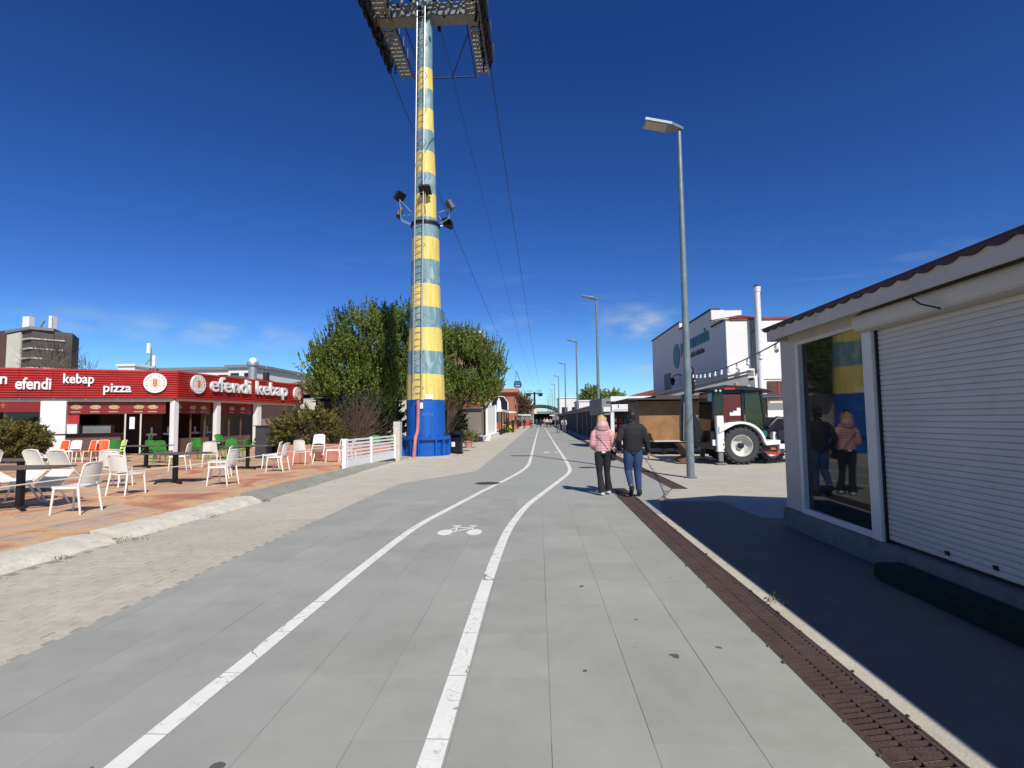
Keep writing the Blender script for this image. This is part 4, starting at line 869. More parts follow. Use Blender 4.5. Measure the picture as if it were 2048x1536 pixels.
# glazing bars, glass and counter
fbox(F1, 0, L0-5.12, .5, .515, .12, 2.15).build('window', m_shopgl, rest)
for x in (2.0, 4.6, 7.4): fbox(F1, x, x+.06, .44, .52, .12, 2.15).build('window_mullion', m_dark, rest)
ct = fbox(F1, L0-5.2, L0-2.2, .2, .75, .12, 1.14).build('counter', m_brownw, rest); fbox(F1, L0-5.3, L0-2.1, .05, .8, 1.14, 1.18).build('counter_top', m_dark, ct)
fbox(F1, L0-4.0, L0-2.75, .85, 1.4, 1.18, 1.55).build('display_case', m_greyst, rest)
b = MB(); b.T = F1; b.box(L0-2.1, L0-2.04, .3, .36, .12, 2.05); b.box(L0-1.5, L0-1.44, .3, .36, .12, 2.05); b.build('door_frame', m_cream, rest); fbox(F1, L0-1.9, L0-1.7, .28, .3, 1.35, 1.9).build('poster', m_white, rest)
for a, c in ((.4, 2.7), (3.15, 6.0)):
    fbox(F2, a, c, .5, .6, .12, .85).build('parapet_wall', m_brownw, rest)
    for x in np.arange(a+.1, c, .95): fbox(F2, x, x+.05, .5, .56, .85, 2.05).build('window_mullion', m_brownw, rest)
for i, x in enumerate((.9, 1.9, 3.7, 4.6, 5.4)): 
    b = MB(); b.T = F2; b.lathe([(.20,1.0),(.24,1.02),(.22,1.1),(.05,1.12),(.04,1.4),(0,1.42)], 12, (x, 2.2, 0)); b.build('table_setting', m_wplast, rest)
# signs
m_led = M('white_sign_letter', (.80,.80,.78), .4, var=.02, bump=0)
Fa = F1 @ Matrix.Translation((L0, -.05, 0)); Fb = F2 @ Matrix.Translation((0, -.05, 0))
sign_text('efendi', Fa, -5.92, -4.70, 3.12, 3.64, m_led, rest, .08, .02); sign_text('kebap', Fa, -4.29, -3.18, 3.27, 3.84, m_led, rest, .07, .015)
sign_text('pizza', Fa, -2.83, -1.78, 2.90, 3.42, m_led, rest, .07, .015); sign_text('schnitzen', Fa, -8.3, -6.20, 3.34, 3.82, m_led, rest, .07, .015)
sign_text('efendi kebap', Fb, 2.0, 8.62, 2.95, 3.98, m_led, rest, .12, .012)
m_peach = M('peach_disc', (.80,.60,.42), .5, bump=0); m_kebr = M('red_logo_print', (.50,.05,.03), .5, bump=0)
def logo(T, x, z, r):
    Tt = T @ Matrix.Translation((x, 0, z)) @ Matrix.Rotation(pi/2, 4, 'X')
    b = MB(); b.T = Tt; b.disc((0,0), r, r, 0, .10, 40); lg = b.build('round_logo', m_led, rest)
    b = MB(); b.T = Tt; b.disc((0,0), r*.58, r*.58, .10, .103, 32); b.build('logo_centre', m_peach, lg)
    b = MB(); b.T = Tt
    b.prism([(-.17*r,.36*r),(.17*r,.36*r),(.15*r,-.28*r),(0,-.40*r),(-.15*r,-.28*r)], .103, .107); b.build('kebab_emblem', m_kebr, lg)
    b = MB(); b.T = Tt
    for q in range(3): b.box(-.09*r, .09*r, .18*r-q*.2*r, .24*r-q*.2*r, .107, .109)
    b.build('emblem_lines', m_led, lg)
    iv = fullmat(lg).inverted()
    for s_, a0, a1, hh, rr0 in (('EFENDI KEBAP', 200, -20, .17*r, .70*r), ('the Deluxe', 235, 305, .10*r, .84*r)):
        n = len(s_); 
        for i, ch in enumerate(s_):
            if ch == ' ': continue
            a = radians(a0+(a1-a0)*i/(n-1)); me = textmesh(ch, .5, .01); m2 = me[0].copy(); m2.materials.clear(); cx = (me[1]+me[2])/2
            rot = a-pi/2 if a0 < 220 else a+pi/2
            A = iv @ Tt @ Matrix.Translation((rr0*cos(a), rr0*sin(a), .103)) @ Matrix.Rotation(rot, 4, 'Z') @ Matrix.Diagonal((hh*1.3, hh*1.3, .008, 1)) @ Matrix.Translation((-cx, 0, 0))
            m2.transform(A); link('logo_letter', m2, m_ink, lg)
logo(Fa, -.86, 3.47, .46); logo(Fb, 1.18, 3.50, .46); logo(Fb, 9.78, 3.42, .44)
# wall lanterns hanging at the right end of the restaurant
for dx, lb in ((9.9,'left'),(10.9,'right')):
    p = F2 @ Vector((dx, -.15, 2.25)); t = thing('wall_lamp', p, '%s bell-shaped white lamp hanging below the end of the red fascia' % lb, 'lamp')
    MB().lathe([(.03,.25),(.05,.15),(.12,.05),(.2,-.02),(.21,-.05)], 14, p).build('shade', m_steel, t, smooth=50); MB().tube([p+Vector((0,0,.22)), p+Vector((-.1,.1,.42)), p+Vector((-.35,.3,.4))], .015, 5).build('arm', m_dark, t)
# chimney flue on the roof
t = thing('flue', (-18.6,34,3.5), 'round steel chimney flue with a domed cap on the restaurant roof', 'chimney')
MB().lathe([(.27,3.5),(.27,5.3),(.36,5.35),(.38,5.5),(.34,5.6)], 18, (-19.0,34,0)).build('pipe', m_steel, t, smooth=40); MB().ball((-19.0,34,5.65), (.27,.27,.25)).build('cap', m_white, t, smooth=60)
tag(MB().box(-18.3,-18.0,34,34.3,3.5,4.9).build('chimney', m_maroon), 'short dark red square chimney right of the steel flue', 'chimney')

# ---------------------------------------------------------------- right-hand kiosk with roller shutter
KX = 3.6; PANE = -1.9
kk = thing('kiosk', (KX, 8, 0), 'white kiosk with closed roller shutter and a tall dark window in the right foreground', 'kiosk')
MB().box(KX+.06, 6.9, -4, 7.93, 0, 2.80).build('wall', m_kwall, kk)
MB().box(KX-.05, KX+.062, -4, 7.96, 0, .27).build('plinth', m_plinth, kk, bevel=.01)
MB().box(KX, KX+.065, 7.47, 7.94, .27, 2.78).build('corner_post', m_kwall, kk, bevel=.008)
MB().box(KX-.004, KX+.062, 5.95, 7.47, 2.62, 2.78).build('lintel', m_kwall, kk)
b = MB(); b.box(KX-.02,KX+.05,7.38,7.47,.27,2.62); b.box(KX-.02,KX+.05,5.93,7.38,.27,.345); b.box(KX-.02,KX+.05,5.95,7.38,2.57,2.62); b.box(KX-.035,KX+.05,5.76,5.93,.27,2.62); b.build('window_frame', m_pvc, kk, bevel=.006)
b = MB(); b.T = Matrix.Translation((KX+.022, 6.655, 0)) @ Matrix.Rotation(radians(PANE), 4, 'Z'); b.box(-.006, .006, -.724, .724, .345, 2.57); b.build('window_pane', m_glassd, kk)
sl = MB(); sl.prism([(-.002,0),(-.007,.006),(-.009,.026),(-.007,.046),(-.002,.0515),(.012,.0515),(.012,0)], -9.7, 0, 'y'); slm = sl.mesh('shutter_slat'); slm.materials.append(m_shut)
for i in range(43): link('shutter_slat', slm, m_shut, kk, loc=(.03, 5.74-8, .30+i*.0535))
MB().box(KX+.03, KX+.05, -4, 5.75, .27, .31).build('shutter_bottom_bar', m_dark, kk)
MB().box(KX+.0, KX+.055, 5.735, 5.762, .27, 2.6).build('shutter_rail', m_dark, kk)
b = MB(); pr = [(KX+.05,2.50),(KX-.05,2.485),(KX-.13,2.51),(KX-.165,2.58),(KX-.15,2.66),(KX-.08,2.71),(KX+.05,2.72)]; b.prism(pr, -4, 5.88, 'y'); b.build('shutter_box', m_shut, kk, smooth=40, bevel=.01)
for y_, z_ in ((4.95,.36),(4.45,.37)): MB().box(KX+.005, KX+.03, y_-.018, y_+.018, z_-.018, z_+.018).build('shutter_lock', m_dark, kk)
# roof edge
b = MB(); b.box(3.32, 3.345, -4, 7.72, 2.665, 2.83); b.box(3.345, 6.9, 7.695, 7.72, 2.665, 2.83); b.build('fascia_board', m_kwall, kk, bevel=.004)
MB().box(3.345, 6.9, -4, 7.69, 2.80, 2.83).build('soffit', m_grey, kk)
b = MB(); pts_ = []; n = 49; low = []
for i in range(n):
    y0 = 7.80-.24*i
    for q in range(6): f = q/6; low.append((y0-.24*f, 2.832-.036*sin(pi*f)))
b.prism([(7.80,2.865)]+low+[(7.80-.24*n,2.832),(7.80-.24*n,2.865)], 3.295, 3.312, 'x'); b.build('roof_tile_edge', m_maroon, kk)
MB().add([(3.29,-4,2.868),(3.29,7.82,2.868),(5.3,7.82,3.6),(5.3,-4,3.6),(7.1,-4,2.9),(7.1,7.82,2.9),(3.29,-4,2.855),(3.29,7.82,2.855),(7.1,-4,2.87),(7.1,7.82,2.87)], [(0,1,2,3),(3,2,5,4),(6,8,9,7),(0,6,7,1),(4,5,9,8),(1,7,9,5,2),(0,3,4,8,6)]).build('roof', m_maroon, kk)
MB().tube([(3.335,4.78,2.68),(3.34,4.78,2.62),(3.36,4.72,2.56),(3.41,4.62,2.51),(3.42,4.58,2.49)], .008, 6).build('loose_cable', m_dark, kk)
tag(MB().box(3.27, 3.545, -4, 5.46, 0, .15).build('step', m_turf, bevel=.02), 'low dark green carpeted step along the foot of the white kiosk', 'step')

# ---------------------------------------------------------------- street lamps
def lamp():
    t = thing('street_lamp', (0,0,0), '', 'street lamp', 'tall grey street lamps along the right side')
    b = MB(); b.lathe([(.105,0),(.105,1.5),(.095,3.5),(.06,9.5)], 12); me = b.mesh('pole', smooth=60); me.materials.append(m_pole); link('pole', me, m_pole, t)
    b = MB(); b.lathe([(.16,0),(.16,.02),(.11,.03)], 12); me = b.mesh('base_plate'); me.materials.append(m_pole); link('base_plate', me, m_pole, t)
    b = MB(); b.T = Matrix.Translation((0,0,9.5)) @ Matrix.Rotation(radians(13), 4, 'Y'); b.prism([(.10,-.07),(.10,.07),(-.25,.22),(-.98,.22),(-.98,-.22),(-.25,-.22)], -.02, .07); me = b.mesh('lamp_head', bevel=.012); me.materials.append(m_pole); h = link('lamp_head', me, m_pole, t)
    b = MB(); b.T = Matrix.Translation((0,0,9.5)) @ Matrix.Rotation(radians(13), 4, 'Y'); b.prism([(-.35,-.19),(-.35,.19),(-.93,.19),(-.93,-.19)], -.035, -.0205); mt = M('diffuser_plastic', (.42,.36,.30), .4, bump=0); me = b.mesh('diffuser'); me.materials.append(mt); link('diffuser', me, mt, h)
    b = MB(); b.lathe([(.0,9.64),(.09,9.62),(.10,9.55)][::-1], 10, (-.33,0,.07)); me = b.mesh('light_sensor', smooth=60); me.materials.append(m_white); link('light_sensor', me, m_white, h)
    return t
lp = lamp()
for i, (x, y) in enumerate([(3.99,14.2),(3.97,34.8),(4.05,54.5),(4.0,77),(3.95,100),(3.9,124),(3.95,148),(3.9,172),(3.85,197),(3.85,222)]):
    t = lp if i == 0 else copy_tree(lp)
    t.location = (x, y, 0)
    t['label'] = ['nearest and tallest-looking street lamp, in front of the backhoe', 'second nearest street lamp, rising behind the woman in pink', 'third street lamp from the camera, in front of the stone colonnade', 'fourth street lamp from the camera', 'fifth street lamp from the camera', 'sixth street lamp from the camera', 'seventh street lamp from the camera', 'eighth street lamp from the camera, tiny in the distance', 'ninth street lamp from the camera, hardly visible', 'farthest street lamp near the arched canopy'][i]
# ---------------------------------------------------------------- backhoe loader
bh = thing('backhoe_loader', (6.9, 18.6, 0), 'white and black backhoe loader with dark cab parked behind the street lamp', 'backhoe loader')
m_tyre = M('tyre_rubber', (.045,.045,.048), .85, var=.15, bump=.3); m_rim = M('dirty_white_rim', (.60,.59,.52), .5, var=.15, scale=6, dirt=((.2,.18,.14), 5, .5, .65, .6))
m_bhw = M('white_machine_paint', (.78,.78,.73), .45, var=.05); m_bhk = M('black_machine_paint', (.014,.014,.02), .4, var=.2, metal=.1); m_redg = M('dark_red_window', (.09,.006,.010), .15, var=.15, scale=2, bump=0, spec=.6)
def wheel(x, y, r, wd, s):
    b = MB(); b.T = Matrix.Translation((x, y, r)) @ Matrix.Rotation(pi/2, 4, 'X')
    b.lathe([(r*.58,-wd/2),(r*.85,-wd/2-.01),(r*.94,-wd*.42),(r*.95,0),(r*.94,wd*.42),(r*.85,wd/2+.01),(r*.58,wd/2)], 40, cap=False)
    ty = b.build('wheel', m_tyre, bh, smooth=35)
    n = 22; b = MB()
    for k in range(n):
        a = 2*pi*k/n
        for sg in (-1, 1):
            aa = a+(pi/n if sg > 0 else 0); p = []
            for (da, hh) in ((0, .0), (.16, 1.)): 
                for rr_ in (r*.93, r*1.0): p.append((x+rr_*cos(aa+da), y+sg*wd*.5*hh, r+rr_*sin(aa+da)))
            for (da, hh) in ((.10, .0), (.26, 1.)):
                for rr_ in (r*.93, r*1.0): p.append((x+rr_*cos(aa+da), y+sg*wd*.5*hh, r+rr_*sin(aa+da)))
            b.add(p, [(0,1,3,2),(4,6,7,5),(1,5,7,3),(2,3,7,6),(0,4,5,1)])
    b.build('tread_lug', m_tyre, ty, kind='stuff')
    b = MB(); b.T = Matrix.Translation((x, y, r)) @ Matrix.Rotation(pi/2, 4, 'X') @ Matrix.Diagonal((1,1,s,1))
    b.lathe([(r*.60,-wd*.3),(r*.61,wd*.48),(r*.555,wd*.50),(r*.50,wd*.34),(r*.42,wd*.12),(r*.22,.0),(r*.20,wd*.1),(r*.18,wd*.14)], 32); b.build('rim', m_rim, ty, smooth=30)
    b = MB(); b.T = Matrix.Translation((x, y, r)) @ Matrix.Rotation(pi/2, 4, 'X') @ Matrix.Diagonal((1,1,s,1)); b.lathe([(r*.17,wd*.1),(r*.17,wd*.3),(r*.10,wd*.34)], 16); b.build('hub', m_bhk, ty, smooth=30)
wheel(6.72, 18.05, .62, .40, 1); wheel(6.72, 19.85, .62, .40, -1); wheel(7.95, 18.55, .42, .30, 1); wheel(7.95, 19.75, .42, .30, -1)
def bx(nm, mat, *a, bevel=.01): return MB().box(*a).build(nm, mat, bh, bevel=bevel)
bx('chassis', m_bhk, 6.0, 9.6, 18.5, 19.5, .45, .95); bx('bonnet', m_bhk, 7.75, 9.6, 18.6, 19.4, .95, 1.55, bevel=.06)
# cab frame
cabp = [(5.92,1.15),(7.55,1.15),(7.42,2.52),(6.0,2.48)]
b = MB()
for y in (18.25, 19.7):
    for (x0_, z0_), (x1_, z1_) in (((5.92,1.15),(6.0,2.45)),((7.72,.9),(7.55,2.45)),((6.94,1.0),(6.94,2.48)),((5.92,1.15),(7.72,1.0)),((6.0,2.42),(7.55,2.45))): b.bar((x0_, y, z0_), (x1_, y, z1_), .09, .09, (0,1,0))
for x_, z_ in ((6.0,2.42),(7.55,2.45),(5.92,1.15),(7.6,.95)): b.bar((x_,18.25,z_),(x_,19.7,z_),.09,.09)
b.build('cab_frame', m_bhk, bh, bevel=.015)
MB().prism([(5.72,2.47),(5.80,2.56),(6.3,2.66),(7.0,2.62),(7.7,2.50),(7.95,2.38),(7.5,2.44),(6.2,2.50)], 18.1, 19.85, 'y').build('cab_roof', m_bhk, bh, bevel=.02)
MB().add([(6.24,18.24,1.45),(6.88,18.24,1.45),(6.88,18.24,2.34),(6.34,18.24,2.36)], [(0,1,2,3)]).build('side_window', m_redg, bh)
fb = MB(); fb.prism([(7.02,1.2),(7.62,1.15),(7.50,2.38),(7.02,2.38)], 18.235, 18.24, 'y'); fb.build('side_window', M('green_tinted_glass', (.014,.022,.012), .08, var=.5, scale=3, bump=0, spec=.6), bh)
b = MB(); b.box(6.0,6.9,18.2,18.28,1.08,1.44); b.build('cab_panel', m_bhk, bh); MB().add([(5.98,18.242,1.45),(6.23,18.242,1.45),(6.33,18.242,2.40),(6.04,18.242,2.40)], [(0,1,2,3)]).build('quarter_window', m_glassd, bh)
b = MB(); b.box(6.50,6.86,18.225,18.235,1.62,1.73); b.box(6.74,6.86,18.225,18.235,1.735,1.88); b.box(6.62,6.735,18.225,18.235,1.735,1.78); b.build('window_sticker', m_white, bh)
MB().prism([(5.85,1.05),(5.95,2.40),(6.0,2.40),(5.92,1.05)], 18.3, 19.65, 'y').build('rear_window', m_glassd, bh)
MB().box(5.95,6.05,18.5,19.4,1.2,2.3).build('rear_lamp_bar', m_bhk, bh)
MB().box(6.30,6.65,18.08,18.12,2.50,2.56).build('roof_lamp', m_red, bh); 
for x_ in (6.02, 6.16): MB().ball((x_,18.1,2.46), .045, 10, 6).build('work_light', m_rim, bh, smooth=60)
MB().lathe([(.07,0),(.07,.10),(.05,.16),(0,.17)], 12, (7.0,18.9,2.62)).build('beacon', m_oplast, bh, smooth=50)
# fender over rear wheel
b = MB(); arc = []
for k in range(13):
    a = radians(150-k*11.5); arc.append((6.72+.74*cos(a), .62+.74*sin(a)))
inner = [(6.72+(x-6.72)*.93, .62+(z-.62)*.93) for x, z in arc]
out_ = [(5.98,1.27),(6.3,1.38),(6.72,1.42)]+[(6.72+.80*cos(radians(80-k*12)), .62+.80*sin(radians(80-k*12))) for k in range(7)]+[(7.62,.78),(7.95,.80),(7.95,.66),(7.50,.62)]
b.prism(out_+[(6.72+.72*cos(radians(10+k*14)), .62+.72*sin(radians(10+k*14))) for k in range(9)]+[(5.98,1.04)], 17.8, 18.5, 'y'); b.build('fender', m_bhw, bh, bevel=.01)
bx('toolbox', m_bhk, 7.35, 7.9, 17.95, 18.4, .35, .62); MB().prism([(7.45,.42),(8.05,.38),(7.9,.30),(7.6,.32)], 17.93, 18.0, 'y').build('step_plate', m_red, bh); bx('indicator', m_oplast, 7.68, 7.84, 17.93, 17.96, .48, .58, bevel=0)
bx('fuel_tank', M('teal_plastic_canister', (.02,.10,.11), .3, var=.2), 7.28, 7.62, 18.0, 18.4, .88, 1.12, bevel=.03)
bx('loader_bracket', m_bhw, 7.9, 8.15, 18.2, 18.5, .72, 1.05); bx('loader_arm', m_bhk, 8.0, 9.9, 18.1, 18.3, .75, 1.1, bevel=.03)
b = MB(); b.tube([(7.7,18.1,1.2),(8.0,18.1,1.5),(8.4,18.1,1.45),(8.8,18.1,1.0)], .09, 8); b.tube([(8.0,18.2,.9),(8.5,18.2,1.3)], .07, 8); b.build('loader_ram', m_bhk, bh, smooth=50)
bx('loader_plate', m_bhw, 8.0, 8.6, 18.0, 18.1, .50, .66, bevel=0)
# stabilisers
for y_ in (17.95, 19.9):
    bx('stabiliser_leg', m_bhw, 5.93, 6.16, y_-.1, y_+.12, .42, 1.62, bevel=.015); bx('stabiliser_ram', m_greyst, 5.98, 6.12, y_-.06, y_+.08, .1, .45, bevel=0); bx('stabiliser_foot', m_greyst, 5.88, 6.20, y_-.15, y_+.15, .0, .06)
bx('stabiliser_bracket', m_bhw, 5.80, 5.93, 17.95, 18.1, .62, .82); bx('rear_frame', m_bhk, 5.75, 6.0, 18.0, 19.9, .5, 1.1)
# boom folded up at the back, bucket near the ground
b = MB(); b.prism([(5.75,.7),(5.62,1.3),(5.28,2.0),(5.16,2.35),(5.06,2.32),(5.15,1.9),(5.38,1.2),(5.42,.7)], 18.55, 18.95, 'y'); b.build('boom', m_bhk, bh, bevel=.02)
b = MB(); b.prism([(5.06,2.40),(5.20,2.34),(5.16,1.6),(5.10,.75),(4.96,.75),(4.98,1.7)], 18.58, 18.9, 'y'); b.build('dipper_arm', m_bhk, bh, bevel=.02)
b = MB(); b.tube([(5.32,18.75,1.1),(5.22,18.75,1.9)], .05, 8); b.tube([(5.0,18.5,.8),(5.05,18.5,2.1)], .025, 6); b.tube([(5.12,18.45,.6),(5.30,18.45,1.5),(5.2,18.45,2.2)], .018, 6); b.build('hydraulic_hose', m_greyst, bh)
b = MB(); b.prism([(4.80,.0),(5.25,.02),(5.30,.35),(5.22,.55),(4.95,.72),(4.82,.68),(5.02,.45),(5.03,.22),(4.78,.12)], 18.35, 19.1, 'y'); b.build('bucket', M('rusty_red_steel', (.13,.055,.035), .7, var=.3, scale=5), bh, bevel=.012)
for k in range(5):
    MB().prism([(4.80,.0),(4.82,.05),(4.66,.05)], 18.37+k*.17, 18.43+k*.17, 'y').build('bucket_tooth', m_greyst, bh)

# ---------------------------------------------------------------- wooden kiosk, sign kiosk behind the couple
wk = thing('wooden_kiosk', (5.5,23.2,0), 'closed plywood kiosk with a thin dark roof behind the backhoe', 'kiosk')
for i, (a, c) in enumerate([(4.3,6.995),(7.0,9.6)]): MB().box(a, c, 22.7, 22.76, .62, 2.28-.0*i).build('plywood_panel', m_wood, wk)
MB().box(4.3,9.7,22.765,25.5,.6,2.3).build('wall', m_brownw, wk); MB().box(4.5,9.7,22.62,22.9,.555,.615).build('sill', m_cream, wk)
MB().box(4.7,9.6,23.0,25.4,.25,.555).build('undercarriage', m_dark, wk)
for x_ in (5.3, 6.9, 8.6): MB().box(x_, x_+.1, 22.9, 23.0, 0, .555).build('jack_leg', m_dark, wk)
for x_ in (6.1, 7.9): 
    b = MB(); b.T = Matrix.Translation((x_,23.0,.3)) @ Matrix.Rotation(pi/2, 4, 'X'); b.lathe([(.3,-.1),(.3,.1),(.15,.1)], 18); b.build('wheel', m_dark, wk, smooth=40)
MB().box(3.75,10.2,22.1,25.6,2.335,2.40).build('roof', m_roofd, wk); MB().box(4.9,10.2,22.15,25.6,2.402,2.50).build('roof_covering', M('brown_roof_edge', (.10,.055,.045), .8, var=.2), wk)
MB().box(6.9,10.1,22.08,22.1,2.36,2.40).build('light_strip', m_teal, wk)
sk_ = thing('snack_kiosk', (4.6,28,0), 'small snack kiosk with white signboards, dark shelves and white corner post behind the man', 'kiosk')
MB().box(3.82,5.95,27.9,28.0,2.46,2.72).build('fascia', m_white, sk_); MB().prism([(3.35,27.9),(3.82,27.9),(3.82,31),(3.0,31)], 1.75, 2.62).build('side_panel', m_grey, sk_)
MB().box(3.86,5.0,27.85,27.93,1.93,2.30).build('signboard', m_white, sk_)
b = MB(); b.box(4.18,4.22,27.845,27.849,2.10,2.28); b.box(3.95,4.85,27.845,27.849,1.99,2.01); b.build('sign_print', m_ink, sk_)
MB().box(3.42,3.78,27.82,27.9,1.92,2.16).build('signboard', m_white, sk_)
MB().box(3.80,3.98,27.9,28.08,0,1.95).build('corner_post', m_white, sk_); MB().box(5.05,5.15,27.9,28.05,0,2.46).build('side_post', m_brownw, sk_)
MB().box(3.9,5.9,29.6,29.7,0,2.46).build('wall', m_brown, sk_); MB().box(3.6,6.0,27.85,31,2.40,2.46).build('ceiling', m_roofd, sk_); MB().box(3.9,5.05,28.02,28.5,.35,.80).build('counter', M('red_brick_counter', (.30,.09,.06), .8, var=.25, scale=6), sk_); MB().box(3.85,5.1,27.97,28.02,.18,.38).build('kick_board', m_white, sk_); MB().box(3.9,5.05,28.0,28.5,.0,.18).build('base', m_dark, sk_)
for k in range(3): MB().box(4.05,4.8,28.9,29.3,1.0+k*.33,1.03+k*.33).build('shelf', m_greyst, sk_)
for k in range(6):
    x_ = 4.1+.28*(k % 3); z_ = 1.03+.33*(k//3); MB().box(x_, x_+.16, 28.95, 29.1, z_, z_+.2).build('packet', [m_white, m_kebr, m_teal][k % 3], sk_)
lw = thing('grey_roofed_shed', (7,31,0), 'low grey building with a long sloping dark roof left of the white building', 'building')
MB().box(6.3,12.2,31.2,36,0,2.7).build('wall', m_grey, lw); MB().add([(5.6,30.9,2.70),(12.3,30.9,4.25),(12.3,36,4.25),(5.6,36,2.70),(5.6,30.9,2.60),(12.3,30.9,4.13),(12.3,36,4.13),(5.6,36,2.60)], [(0,1,2,3),(4,7,6,5),(0,4,5,1),(1,5,6,2),(2,6,7,3),(3,7,4,0)]).build('roof', m_roofd, lw)
MB().prism([(5.6,2.60),(12.2,4.05),(12.2,2.60)], 31.1, 31.2, 'y').build('gable', m_grey, lw)

# ---------------------------------------------------------------- white building
m_wb = M('white_wall_render', (.76,.74,.69), .8, var=.03, scale=.5, bump=.15, bscale=10)
wb = thing('white_building', (14,35,0), 'large white two storey building with stepped roofline, red tile coping and teal sign', 'building')
prof = [(35.0,0),(57.0,0),(57.0,9.75),(46.0,9.75),(46.0,9.15),(37.6,9.15),(37.6,8.35),(35.0,8.0)]
MB().prism(prof, 12.4, 12.7, 'x').build('wall', m_wb, wb)
MB().box(12.7,30,35.0,35.3,0,7.9).build('wall', m_wb, wb); MB().box(12.7,30,35.3,57,0,7.4).build('wall', m_wb, wb); MB().box(12.7,14.5,37.6,57,7.4,9.1).build('wall', m_wb, wb)
b = MB(); b.box(12.32,13.0,46.0,57.1,9.75,9.88); b.box(12.32,13.0,37.6,45.99,9.15,9.28)
b.build('coping', m_maroon, wb)
MB().box(12.705,30.1,34.85,35.6,7.9,8.06).build('coping', m_roofr, wb)
MB().add([(12.2,34.8,8.02),(12.2,37.5,8.40),(14.4,37.5,8.75),(14.4,34.8,8.07),(12.2,34.8,7.98),(12.2,37.5,8.34)], [(0,1,2,3),(0,4,5,1)]).build('roof_tiles', m_roofr, wb)
MB().box(12.3,12.4,34.9,37.6,7.9,8.0).build('eave', m_roofd, wb)
MB().box(12.38,13.3,46.0-.02,46.0+.6,9.29,9.75).build('parapet_step', m_wb, wb); MB().box(12.38,13.3,37.58,38.2,8.4,9.14).build('parapet_step', m_wb, wb)
MB().box(14.0,14.35,34.82,35,4.4,7.88).build('pilaster', m_grey, wb); MB().box(12.42,13.9,34.93,35,3.2,7.85).build('facade_panel', m_wb, wb); MB().box(14.45,30,34.93,35,4.0,7.85).build('facade_panel', m_wb, wb)
wn = MB().box(14.95,17,34.90,35,2.55,3.85).build('window', m_brown, wb); MB().box(15.6,15.7,34.87,34.9,2.55,3.85).build('window_bar', m_roofr, wn); MB().box(14.9,17,34.6,34.95,2.40,2.55).build('window_sill', m_cream, wb)
MB().box(12.36,12.4,49.5,50.1,3.8,5.7).build('door_strip', m_ink, wb); MB().box(12.37,12.4,50.1,52.0,3.8,5.75).build('door', m_grey, wb)
# teal sign on the shaded wall (faces -x)
FW = Matrix(((0,1,0,12.39),(-1,0,0,47.2),(0,0,1,0),(0,0,0,1)))
T2 = FW @ Matrix.Translation((0,0,7.0)) @ Matrix.Rotation(pi/2, 4, 'X')
b = MB(); b.T = T2; b.disc((0,0), 1.05, 1.10, 0, .05, 36); lgo = b.build('round_sign', m_teal, wb)
b = MB(); b.T = T2; b.prism([(-.5,.3),(-.1,.6),(.1,.1),(.5,.0),(.2,-.3),(.35,-.8),(-.1,-.5),(-.5,-.7),(-.3,-.1)], .05, .06); b.build('sign_emblem', M('pale_teal_emblem', (.10,.28,.33), .6, bump=0), lgo)
sign_text('pizzamania', FW, 1.5, 9.0, 6.75, 8.15, m_teal, wb, .05, .03); sign_text('food & drinks', FW, 3.3, 7.8, 6.35, 6.78, m_ink, wb, .05, .03)
t = thing('wall_lantern', (12.2,46.5,4.6), 'black wrought iron lantern on the shaded white wall', 'lantern')
MB().tube([(12.4,45.9,5.15),(12.1,46.1,5.3),(11.8,46.5,5.1)], .04, 6).build('bracket', m_dark, t); MB().lathe([(.1,-.35),(.22,.1),(.28,.12),(.05,.35)], 6, (11.8,46.5,4.7)).build('lantern_body', m_dark, t)
t = thing('exhaust_flue', (14.28,34.5,3), 'tall shiny exhaust pipe on brackets in front of the white building', 'chimney')
MB().lathe([(.19,2.6),(.19,9.6),(.22,9.62),(.24,9.95)], 16, (14.28,34.35,0)).build('pipe', M('shiny_steel', (.74,.73,.70), .5, metal=.25, var=.1, bump=0), t, smooth=40); MB().lathe([(.245,9.955),(.22,10.0),(.05,10.1)], 16, (14.28,34.35,0)).build('cap', m_dark, t)
for z_ in (7.3, 4.6): MB().tube([(14.0,34.8,z_-.3),(14.2,34.4,z_)], .03, 6).build('bracket', m_dark, t)
t = thing('air_conditioner', (13.6,34.6,4.3), 'white air conditioning unit on the sunlit white facade', 'air conditioner')
MB().box(13.0,13.95,34.4,34.8,4.05,4.65).build('casing', m_white, t, bevel=.02); MB().box(13.45,13.88,34.385,34.4,4.15,4.55).build('grille', m_greyst, t)
for x_ in (13.1, 13.8): MB().box(x_, x_+.05, 34.4, 34.92, 3.9, 4.05).build('bracket', m_dark, t)
t = thing('decorated_post', (5.8,20.3,0), 'dark post wrapped in a wreath with pale flecks holding the string lights', 'post')
b = MB(); b.T = Matrix.Translation((5.8,20.3,0)); b.lathe([(.14,2.45),(.19,2.7),(.19,3.2),(.14,3.45),(.05,3.52)], 14); b.build('wreath', m_dark, t, smooth=50); MB().tube([(5.8,20.3,0),(5.8,20.3,2.6)], .04, 8).build('pole', m_dark, t)
P = np.array([(5.8+.2*cos(a), 20.3+.2*sin(a), z_) for a, z_ in zip(RNG.random(90)*6.28, 2.5+RNG.random(90)*.95)]); leaves('flecks', P, .04, M('pale_fleck', (.4,.38,.34), .7, bump=0), t)
